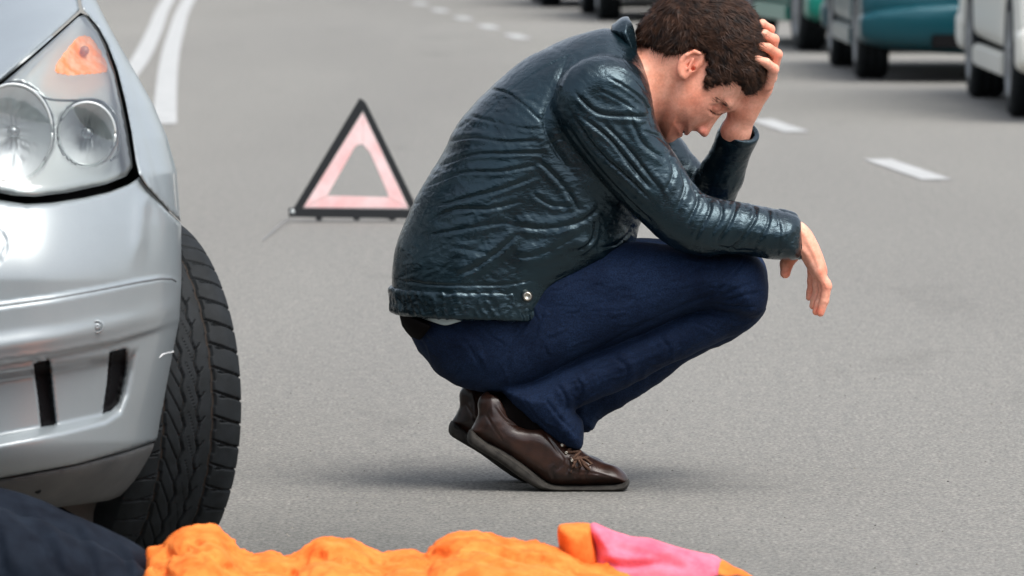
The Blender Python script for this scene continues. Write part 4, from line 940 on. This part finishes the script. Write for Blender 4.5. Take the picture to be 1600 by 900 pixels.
# wheel with a real tread
def tread_wheel(center, N_, R, w, parent, name='wheel', detail=True):
    N_ = np.array(N_, float); N_ /= np.linalg.norm(N_); Zv = np.array((0, 0, 1.)); Tv = np.cross(N_, Zv)
    wh = bpy.data.objects.new(name, None); 
    na = 1128 if detail else 96; 
    prof = []   # (s across, r)
    for s in np.linspace(-w/2, w/2, 110 if detail else 12): prof.append((s, 0))
    s = np.array([p[0] for p in prof]); hw = w/2
    base = R-.5*(.020)*0-np.where(np.abs(s) > hw*.72, .009*((np.abs(s)-hw*.72)/(hw*.28))**2, 0)-.003*(s/hw)**2
    ang = np.linspace(0, 2*math.pi, na, endpoint=False); A, Sg = np.meshgrid(ang, s, indexing='ij'); D = np.zeros_like(A)
    if detail:
        wv = .003*np.sin(A*47)
        def gr(c, wd): return np.clip(1-np.abs(Sg-c)/wd, 0, 1)**.5
        g = np.maximum(gr(.047+.0012*np.sign(np.sin(A*47)), .0042), gr(-.050+.0012*np.sign(np.sin(A*47+1)), .0042))
        g = np.maximum(g, .95*gr(.016+wv*.8, .0026)); g = np.maximum(g, .95*gr(-.014+wv*.9, .0030))
        def lat(n, slope, lo_, hi_, wd, ph=0):
            q = ((A*n/(2*math.pi)+Sg*slope*n/(2*math.pi*R)+ph) % 1); q = np.minimum(q, 1-q)*(2*math.pi*R/n)
            return np.clip(1-q/wd, 0, 1)**.5*((Sg > lo_) & (Sg < hi_))
        g = np.maximum(g, lat(47, .35, .050, 1, .0021)); g = np.maximum(g, lat(47, -.35, -1, -.052, .0021, .3)); 
        g = np.maximum(g, .8*lat(47, .1, .060, .098, .0013, .5)); g = np.maximum(g, .8*lat(47, -.1, -.098, -.060, .0013, .8))
        g = np.maximum(g, .9*lat(47, 1.9, -.047, -.018, .0020)); g = np.maximum(g, .8*lat(47, -1.2, .020, .030, .0013, .2)); g = np.maximum(g, .6*lat(47, 3., -.004, .012, .0014, .4))
        D = np.clip(g*1.4, 0, 1)*.0065
    r = base[None, :]-D
    v = center+N_*Sg[..., None]+(Tv*np.cos(A)[..., None]+Zv*np.sin(A)[..., None])*r[..., None]; nb = len(s)
    v = v.reshape(-1, 3); i, j = np.meshgrid(np.arange(na), np.arange(nb-1), indexing='ij')
    f = np.stack([i*nb+j, i*nb+j+1, ((i+1) % na)*nb+j+1, ((i+1) % na)*nb+j], -1).reshape(-1, 4)
    # side walls
    extra = []; ff = [f]; k0 = len(v); 
    for sgn in (-1, 1):
        rows = [(hw, R-.019), (hw+.006, R-.045), (hw+.004, R-.075), (hw-.006, R-.098), (hw-.03, R-.104)]
        prev = np.arange(na)*nb+(nb-1 if sgn > 0 else 0)
        for (q, rr) in rows:
            ring_ = center+N_*(sgn*q)+(Tv[None]*np.cos(ang)[:, None]+Zv[None]*np.sin(ang)[:, None])*rr; cur = k0+np.arange(na); extra.append(ring_); k0 += na
            f2 = np.stack([prev, cur, np.roll(cur, -1), np.roll(prev, -1)], -1); ff.append(f2 if sgn > 0 else f2[:, ::-1]); prev = cur
    v = np.concatenate([v]+extra); f = np.concatenate(ff)
    C.objects.link(wh); wh.parent = parent
    if parent.type == 'EMPTY': wh.matrix_parent_inverse = (Matrix.Translation(parent.location) @ parent.rotation_euler.to_matrix().to_4x4()).inverted()
    bpy.data.objects.remove(wh)
    me = mesh_np('tyre', v, f); ty = link('wheel', me, [M['tyre'], M['groove']], parent)
    if detail:
        dp = np.concatenate([D.reshape(-1), np.zeros(len(v)-D.size)]); mi = (dp[f].min(1) > .0055).astype(np.int32)
        try: me.polygons.foreach_set('material_index', mi)
        except Exception: pass
    # rim: dish with spokes
    vs = []; fs = []; n = 60; R2 = R-.098
    prof = [(hw-.012, R2+.004), (hw-.004, R2-.004), (hw-.02, R2-.02), (-hw*.2, R2-.03), (-hw*.3, .02)]
    for a in range(n):
        an = a*2*math.pi/n
        for q, rr in prof: vs.append(tuple(center+N_*q+(Tv*math.cos(an)+Zv*math.sin(an))*rr))
    k = len(prof)
    for a in range(n):
        for i in range(k-1): fs.append((a*k+i, a*k+i+1, ((a+1) % n)*k+i+1, ((a+1) % n)*k+i))
    for sp_i in range(5):
        an = sp_i*2*math.pi/5; d = Tv*math.cos(an)+Zv*math.sin(an); t = -Tv*math.sin(an)+Zv*math.cos(an); k = len(vs)
        for rr, ww in ((.03, .03), (R2-.008, .022)):
            for sa, nb_ in ((-1, hw-.02), (1, hw-.02), (1, hw-.045), (-1, hw-.045)): vs.append(tuple(center+d*rr+t*ww*sa+N_*nb_))
        fs += [(k, k+1, k+5, k+4), (k+1, k+2, k+6, k+5), (k+2, k+3, k+7, k+6), (k+3, k, k+4, k+7)]
    k = len(vs)
    for a in range(20): an = a*2*math.pi/20; vs.append(tuple(center+N_*(hw-.016)+(Tv*math.cos(an)+Zv*math.sin(an))*.045))
    fs.append(tuple(range(k, k+20)))
    me = bpy.data.meshes.new('rim'); me.from_pydata(vs, [], fs); me.update(); link('rim', me, M['rim'], ty); return ty
M['rim'] = mat('alloy_rim', (.45, .46, .47), .3, .8)
fi = math.radians(29); Nw = np.array((math.cos(fi), math.sin(fi), 0)); co = np.array(P(255, 621, 11.67)); co[2] = .331
tread_wheel(co-Nw*.1075, Nw, .331, .215, car)
tread_wheel(np.array((CW-.72, 11.75, .324)), -np.array((math.cos(fi), math.sin(fi), 0)), .324, .215, car, detail=False)
for s_ in (-.72, .72):
    w_ = RT @ Vector((CW+s_, 14.42, .324)); sg = 1 if s_ > 0 else -1
    tread_wheel(np.array(w_), (sg*math.cos(TH), sg*math.sin(TH), 0), .324, .215, car, detail=False)

# ---------------------------------------------------------------- person lying in the foreground
YL = 10.55
ly = tag(empty('person', (P(500, 1000, YL)[0], YL, 0)), 'person lying on the road in orange clothing and dark trousers at the bottom edge', 'person')
F = Field((P(-420, 900, YL)[0], YL-1.25, -.01), (P(1330, 900, YL)[0], YL+.32, .36), .009)
lp = lambda u, z, y: (P(u, 900, YL)[0], YL+y, z)
F.chain([(lp(-360, .08, .0), .05), (lp(-160, .14, .0), .055), (lp(120, .075, -.03), .055), (lp(300, .07, -.06), .058), (lp(560, .065, -.08), .055), (lp(850, .065, -.16), .055), (lp(1010, .07, -.45), .045), (lp(1100, .105, -.80), .085)], .03)
F.chain([(lp(-360, .06, -.25), .045), (lp(120, .065, -.2), .05), (lp(300, .065, -.1), .055)], .02)
F.chain([(lp(850, .06, -.10), .045), (lp(1010, .055, .02), .032), (lp(1130, .045, .0), .026), (lp(1210, .03, -.10), .024), (lp(1270, .026, -.2), .022)], .01)
v, f = F.mesh(1); lb = link('body', mesh_np('body', v, f), M['skin'], ly)
F = Field(*[np.array(q) for q in (P(-430, 1020, YL-.25), P(250, 750, YL+.3))], .006) if False else Field((P(-440, 900, YL)[0], YL-.40, -.002), (P(245, 900, YL)[0], YL+.22, .34), .0055)
TR = [(-420, 850), (-300, 790), (-150, 748), (-60, 750), (0, 764), (50, 781), (100, 803), (150, 823), (200, 846), (226, 860), (238, 880), (240, 940), (238, 1005), (-420, 1005)]
F.infl(TR, YL, .12, .09, .02, n=3); F.infl([(a-6, b+30) for a, b in TR[:-2]]+[(238, 1035), (-420, 1035)], YL-.22, .11, .09, .03, n=3)
v, f = F.mesh(2); v = noisedisp(v, f, lambda p: .0045*(1-2.2*abs(mnoise.noise(Vector((p[0]*9+p[2]*6, p[1]*9, p[2]*7)))))+.002*mnoise.noise(Vector(p)*24))
v = strokes(v, f, [(B((20, 780), (80, 830), (110, 900)), 9, 5, 7), (B((120, 815), (150, 860), (160, 910)), 7, 4, 5), (B((180, 845), (205, 870), (212, 910)), 6, 4, 5), (B((-20, 790), (10, 840), (20, 900)), 10, 5, 6)], near=False)
link('trousers', mesh_np('trousers', v, f), M['navy'], ly)
OR = [(231, 868), (240, 861), (258, 858), (268, 846), (284, 833), (304, 827), (330, 826), (346, 833), (360, 850), (376, 866), (396, 874), (420, 869), (444, 876), (462, 872), (480, 857), (500, 848), (522, 845), (548, 850), (574, 864), (598, 874), (622, 866), (646, 863), (668, 867), (684, 852), (706, 842), (734, 838), (764, 841), (790, 848), (822, 852), (850, 857), (880, 866), (905, 880), (950, 885), (1000, 900), (1040, 940), (1050, 1000), (640, 1004), (231, 1004)]
F = Field((P(215, 900, YL)[0], YL-.62, -.002), (P(1200, 900, YL)[0], YL+.26, .24), .005)
F.infl(OR, YL, .15, .075, .02, n=2)
F.infl([(a, b+34) for a, b in OR[:-3]]+[(1050, 1040), (231, 1040)], YL-.25, .18, .09, .04, n=2)
v, f = F.mesh(1); del F
def wo(p):
    q = Vector((p[0]*11, p[1]*12, p[2]*11)); w_ = Vector((mnoise.noise(q), mnoise.noise(q+Vector((9, 2, 4))), 0))*.9
    return .006*(1-2.3*abs(mnoise.noise(q+w_)))+.0035*(1-2*abs(mnoise.noise(q*2.6+w_)))+.002*(1-2.4*math.sqrt(abs(mnoise.noise(q*5.5+w_))))
v = noisedisp(v, f, wo)
v = strokes(v, f, [(B((262, 866), (290, 850), (318, 858), (330, 880)), 6, 4, 7), (B((300, 838), (322, 850), (345, 868), (368, 890)), 5, 4, 7), (B((480, 868), (515, 860), (545, 872), (580, 888)), 6, 4, 7), (B((520, 850), (550, 862), (590, 880)), 5, 3, 5),
    (B((672, 862), (705, 856), (745, 862), (800, 880)), 6, 4, 7), (B((700, 846), (745, 850), (800, 862), (850, 878)), 5, 3.5, 6), (B((240, 880), (262, 888), (280, 900)), 5, 4, 6), (B((400, 880), (440, 884), (470, 896)), 5, 3, 5), (B((820, 862), (860, 872), (895, 884)), 5, 4, 6), (B((610, 878), (640, 874), (675, 884)), 5, 3, 5)], near=False)
oj = link('orange_jacket', mesh_np('orange_jacket', v, f), M['orange'], ly)
F = Field((P(850, 900, YL)[0], YL-.16, .0), (P(1210, 900, YL)[0], YL+.20, .24), .0035)
F.infl([(872, 822), (890, 818), (918, 818), (926, 824), (930, 850), (934, 900), (930, 960), (900, 960), (890, 900), (878, 868), (873, 845)], YL+.03, .055, .025, .008, n=3)
v, f = F.mesh(1); v = noisedisp(v, f, lambda p: .003*mnoise.noise(Vector(p)*25)); link('sleeve_cuff', mesh_np('sleeve_cuff', v, f), M['orange'], oj)
F = Field((P(850, 900, YL)[0], YL-.16, .0), (P(1210, 900, YL)[0], YL+.20, .24), .0035)
F.infl([(922, 821), (944, 824), (962, 834), (984, 842), (1012, 845), (1042, 853), (1072, 861), (1098, 868), (1122, 876), (1130, 900), (1120, 960), (1000, 970), (925, 960), (928, 880)], YL+.03, .062, .05, .008, n=3)
v, f = F.mesh(1); v = noisedisp(v, f, lambda p: .005*(1-2.2*abs(mnoise.noise(Vector((p[0]*7+p[2]*14, p[1]*10, p[2]*16-p[0]*4))))))
v = strokes(v, f, [(B((935, 868), (985, 874), (1040, 868), (1080, 880)), 7, 4, 8), (B((960, 845), (1010, 858), (1060, 866)), 6, 3, 3)], near=False)
link('sleeve', mesh_np('sleeve', v, f), M['pink'], oj)
F = Field((P(1080, 900, YL)[0], YL-.16, .0), (P(1230, 900, YL)[0], YL+.20, .2), .0035)
F.infl([(1112, 874), (1130, 876), (1150, 886), (1172, 896), (1184, 910), (1180, 960), (1110, 960), (1106, 900)], YL+.03, .055, .035, .008, n=3)
v, f = F.mesh(1); v = noisedisp(v, f, lambda p: .003*mnoise.noise(Vector(p)*30)); link('sleeve_end', mesh_np('sleeve_end', v, f), M['orange'], oj)
F = Field((P(1000, 900, YL)[0], YL-1.0, .0), (P(1210, 900, YL)[0], YL-.6, .26), .008)
F.cone(lp(1110, .115, -.80), lp(1135, .115, -.82), .09, .088, .02)
v, f = F.mesh(1); v = noisedisp(v, f, lambda p: .006*mnoise.noise(Vector(p)*60)); link('hair', mesh_np('hair', v, f), M['hair'], lb)

# ---------------------------------------------------------------- parked cars along the right
def rlathe(cx, cy, R, w, side, parent, mrim):
    vs = []; fs = []; n = 40; pr = [(-w/2, R-.11), (-w/2-.004, R-.06), (-w/2, R-.02), (-w*.38, R-.002), (-.03, R), (-.026, R-.008), (-.018, R-.008), (-.014, R), (.014, R), (.018, R-.008), (.026, R-.008), (.03, R), (w*.38, R-.002), (w/2, R-.02), (w/2+.004, R-.06), (w/2, R-.11)]
    k = len(pr)
    for a in range(n):
        an = a*2*math.pi/n
        for q, r in pr: vs.append((cx+r*math.cos(an), cy+q, R+r*math.sin(an)))
    for a in range(n):
        for i in range(k-1): fs.append((a*k+i, a*k+i+1, ((a+1) % n)*k+i+1, ((a+1) % n)*k+i))
    me = bpy.data.meshes.new('wheel'); me.from_pydata(vs, [], fs); me.update()
    for p in me.polygons: p.use_smooth = True
    o = bpy.data.objects.new('wheel', me); me.materials.append(M['tyre']); C.objects.link(o); o.parent = parent
    vs = []; fs = []; R2 = R-.10
    prf = [(w/2-.002, R2), (w/2+.004, R2-.012), (w/2-.012, R2-.03), (w/2-.014, R2*.55), (w/2+.006, R2*.3), (w/2+.008, .001)]
    for a in range(n):
        an = a*2*math.pi/n
        for i, (q, r) in enumerate(prf): vs.append((cx+r*math.cos(an), cy+side*(q-(.02 if (i in (3,) and a % 5 < 2) else 0)), R+r*math.sin(an)))
    k = len(prf)
    for a in range(n):
        for i in range(k-1): fs.append((a*k+i, a*k+i+1, ((a+1) % n)*k+i+1, ((a+1) % n)*k+i))
    me = bpy.data.meshes.new('hubcap'); me.from_pydata(vs, [], fs); me.update()
    for p in me.polygons: p.use_smooth = True
    h = bpy.data.objects.new('hubcap', me); me.materials.append(mrim); C.objects.link(h); h.parent = o
def lbox(name, lo, hi, m, parent, bev=.02):
    o = boxm(name, lo, hi, m, None, bev); o.parent = parent; return o
PRO = {'hatch': dict(L=4.1, Wd=1.68, body=[(-2.03, .38), (-2.05, .62), (-1.98, .95), (-1.2, 1.0), (.8, .98), (1.5, .90), (1.95, .74), (2.05, .55), (2.03, .34), (1.8, .24), (-1.85, .26)],
        cab=[(-1.95, .93), (-1.78, 1.2), (-1.5, 1.40), (-.4, 1.45), (.3, 1.38), (.85, 1.10), (1.05, .93)], roof=[(-1.66, 1.34), (-1.45, 1.43), (-.4, 1.48), (.25, 1.42), (.22, 1.35), (-.4, 1.41), (-1.4, 1.37)], ax=(1.28, -1.22), R=.30, bl=(.18, .46)),
       'van': dict(L=4.7, Wd=1.80, body=[(-2.3, .38), (-2.34, .7), (-2.33, 1.1), (1.0, 1.08), (1.7, 1.02), (2.2, .84), (2.34, .60), (2.32, .36), (2.05, .26), (-2.1, .28)],
        cab=[(-2.31, 1.02), (-2.28, 1.5), (-2.15, 1.80), (-.5, 1.86), (.5, 1.82), (1.05, 1.40), (1.35, 1.02)], roof=[(-2.22, 1.72), (-2.1, 1.85), (-.5, 1.91), (.45, 1.87), (.42, 1.78), (-.5, 1.83), (-2.1, 1.78)], ax=(1.45, -1.45), R=.33, bl=(.20, .52))}
def make_car(kind, paint, bump, lampm, lampz, rim, rear=False):
    K = PRO[kind]; root = empty('parked_car', (0, 0, 0)); hw = K['Wd']/2
    def fld(lo, hi, h, fn, name, m, sm=2, nd=None):
        F = Field(lo, hi, h); fn(F); v, f = F.mesh(sm)
        o = bpy.data.objects.new(name, mesh_np(name, v, f)); o.data.materials.append(m); C.objects.link(o); o.parent = root; return o
    X = K['L']/2+.12
    def body(F):
        F.infl(K['body'], 0, hw, .13, .03, n=3, px=False)
        for a in K['ax']:
            for s in (-1, 1): F.cone((a, s*(hw-.24), K['R']+.01), (a, s*(hw+.3), K['R']+.01), K['R']+.055, K['R']+.065, .02, op='s')
    fld((-X, -hw-.06, .15), (X, hw+.06, 1.25), .028, body, 'body_shell', paint)
    fld((-X, -hw-.06, .8), (X, hw+.06, 2.0), .03, lambda F: F.infl(K['cab'], 0, hw-.10, .30, .03, n=3, px=False), 'cabin_glass', M['glass'])
    fld((-X, -hw-.06, 1.2), (X, hw+.06, 2.0), .022, lambda F: F.infl(K['roof'], 0, hw-.20, .06, .03, n=3, px=False), 'roof', paint, 1)
    for s in (-1, 1):
        for (a0, z0), (a1, z1) in ((K['cab'][-1], K['cab'][-3]), (K['cab'][0], K['cab'][2]), (((K['cab'][0][0]+K['cab'][-1][0])/2+.1, K['cab'][0][1]), ((K['cab'][2][0]+K['cab'][-3][0])/2, K['cab'][3][1]-.04))):
            o = wire('pillar', [(a0, s*(hw-.10), z0), ((a0+a1)/2, s*(hw-.105), (z0+z1)/2+.02), (a1, s*(hw-.22), z1)], .035, paint, None); o.parent = root
    for e in (-1, 1):
        def bm_(F): F.infl([(e*(K['L']/2-.32), K['bl'][0]), (e*(K['L']/2-.02), K['bl'][0]+.02), (e*(K['L']/2+.055), K['bl'][0]+.12), (e*(K['L']/2+.05), K['bl'][1]), (e*(K['L']/2-.06), K['bl'][1]+.03), (e*(K['L']/2-.35), K['bl'][1])], 0, hw+.012, .10, .01, n=3, px=False)
        fld((min(e*(X+.05), e*(X-.6)), -hw-.08, .1), (max(e*(X+.05), e*(X-.6)), hw+.08, .8), .022, bm_, 'bumper', bump, 1)
        for s in (-1, 1):
            xx = e*(K['L']/2-.035); lm = (M['redlamp'] if e < 0 else lampm) if not rear else (M['redlamp'] if e > 0 else lampm)
            lbox('lamp', (min(xx, xx-e*.1), s*(hw-.22)-.13, lampz-.08), (max(xx+e*.03, xx), s*(hw-.22)+.13, lampz+.09), lm, root, .03)
    for nm_, y0_, y1_, z0_, z1_ in (('lower_grille', -.42, .42, K['bl'][0]+.03, K['bl'][0]+.115), ('upper_grille', -.36, .36, K['bl'][1]+.06, K['bl'][1]+.15)):
        lbox(nm_, (K['L']/2-.10, y0_, z0_), (K['L']/2+(.062 if nm_[0] == 'l' else -.005), y1_, z1_), M['black'], root, .008)
    lbox('number_plate', (K['L']/2+.045, -.26, .36), (K['L']/2+.068, .26, .47), M['plate'], root, .004)
    lbox('underbody', (-K['L']/2+.3, -hw+.22, .19), (K['L']/2-.3, hw-.22, .34), M['dark'], root, .02)
    for s in (-1, 1):
        for a in K['ax']: rlathe(a, s*(hw-.105), K['R'], .195, s, root, rim)
        o = lbox('side_skirt', (-K['ax'][0]+.42, s*(hw-.03)-.035, .20), (K['ax'][0]-.42, s*(hw-.03)+.03, .32), bump, root, .015)
        o = lbox('mirror', (.72, s*(hw+.09)-.09, K['cab'][-1][1]+.02), (.90, s*(hw+.09)+.09, K['cab'][-1][1]+.17), paint, root, .03)
    return root
def place(root, xl, yn, yaw, kind, label):
    K = PRO[kind]; rz = -math.pi/2+yaw
    # the near, road-side wheel stands at (xl, yn)
    lx, lyy = K['ax'][0], -(K['Wd']/2-.01); c, s = math.cos(rz), math.sin(rz)
    root.location = (xl-(lx*c-lyy*s), yn-(lx*s+lyy*c), 0); root.rotation_euler = (0, 0, rz)
    tag(root, label, 'car', 'cars parked along the right side of the road')
M['greyplastic'] = mat('grey_plastic', (.13, .14, .15), .5); M['hub'] = mat('hubcap_silver', (.20, .21, .215), .5, .2)
vn = make_car('van', M['cream'], M['cream'], M['orange2'] if 'orange2' in M else M.setdefault('orange2', mat('orange_lamp', (.8, .30, .08), .3)), .72, M['hub'])
place(vn, 2.60, 33.5, 0, 'van', 'white van at the right edge of the row, nearest of the parked vehicles'); vn['category'] = 'van'; vn.name = 'parked_van'
place(make_car('hatch', M['teal'], M['teal'], M['whitelamp'], .68, M['hub']), 2.13, 39.7, .012, 'hatch', 'dark teal car with silver hubcap parked just left of the white van')
place(make_car('hatch', M['green'], M['green'], M['whitelamp'], .66, M['hub'], True), 2.04, 46, .10, 'hatch', 'bright green car with red lamp right of the crouching man\'s raised hand')
place(make_car('hatch', M['greypaint'], M['greypaint'], M['whitelamp'], .66, M['hub']), .74, 55.4, .045, 'hatch', 'pale grey car parked far off behind the man\'s head and collar')
place(make_car('hatch', M['darkpaint'], M['darkpaint'], M['whitelamp'], .66, M['hub']), .27, 61.0, .03, 'hatch', 'farthest dark car, only its wheels showing at the top edge of the photo')

# ---------------------------------------------------------------- unseen tree belt, added behind the camera to darken horizon reflections
def leafmat():
    m = mat('tree_foliage', (.05, .07, .03), .8); L(m, colvar(m, (.03, .045, .018), (.09, .11, .045), 1.2, 3), bsdf(m).inputs['Base Color']); return m
vs = []; fs = []
for i in range(26):
    cx_, cy_, hh = -52+i*4.1+random.uniform(-1, 1), -26+random.uniform(-3, 3), random.uniform(7.5, 10.5)
    for k in range(420):
        a = random.uniform(0, 6.283); e = math.asin(random.uniform(-1, 1)); r = random.uniform(.72, 1.05)
        c = Vector((cx_+3.1*r*math.cos(a)*math.cos(e), cy_+2.8*r*math.sin(a)*math.cos(e), hh*.52+hh*.46*r*math.sin(e)))
        d = Vector((random.gauss(0, 1), random.gauss(0, 1), random.gauss(0, 1))).normalized(); t = d.orthogonal().normalized()*random.uniform(.25, .5); q = d.cross(t)
        b0 = len(vs); vs += [tuple(c-t-q), tuple(c+t-q), tuple(c+t+q), tuple(c-t+q)]; fs.append((b0, b0+1, b0+2, b0+3))
me = bpy.data.meshes.new('unseen_tree_belt'); me.from_pydata(vs, [], fs); me.update()
tag(link('unseen_tree_belt', me, leafmat()), 'unseen belt of leafy trees added behind the camera to darken reflections', 'trees', kind='stuff')
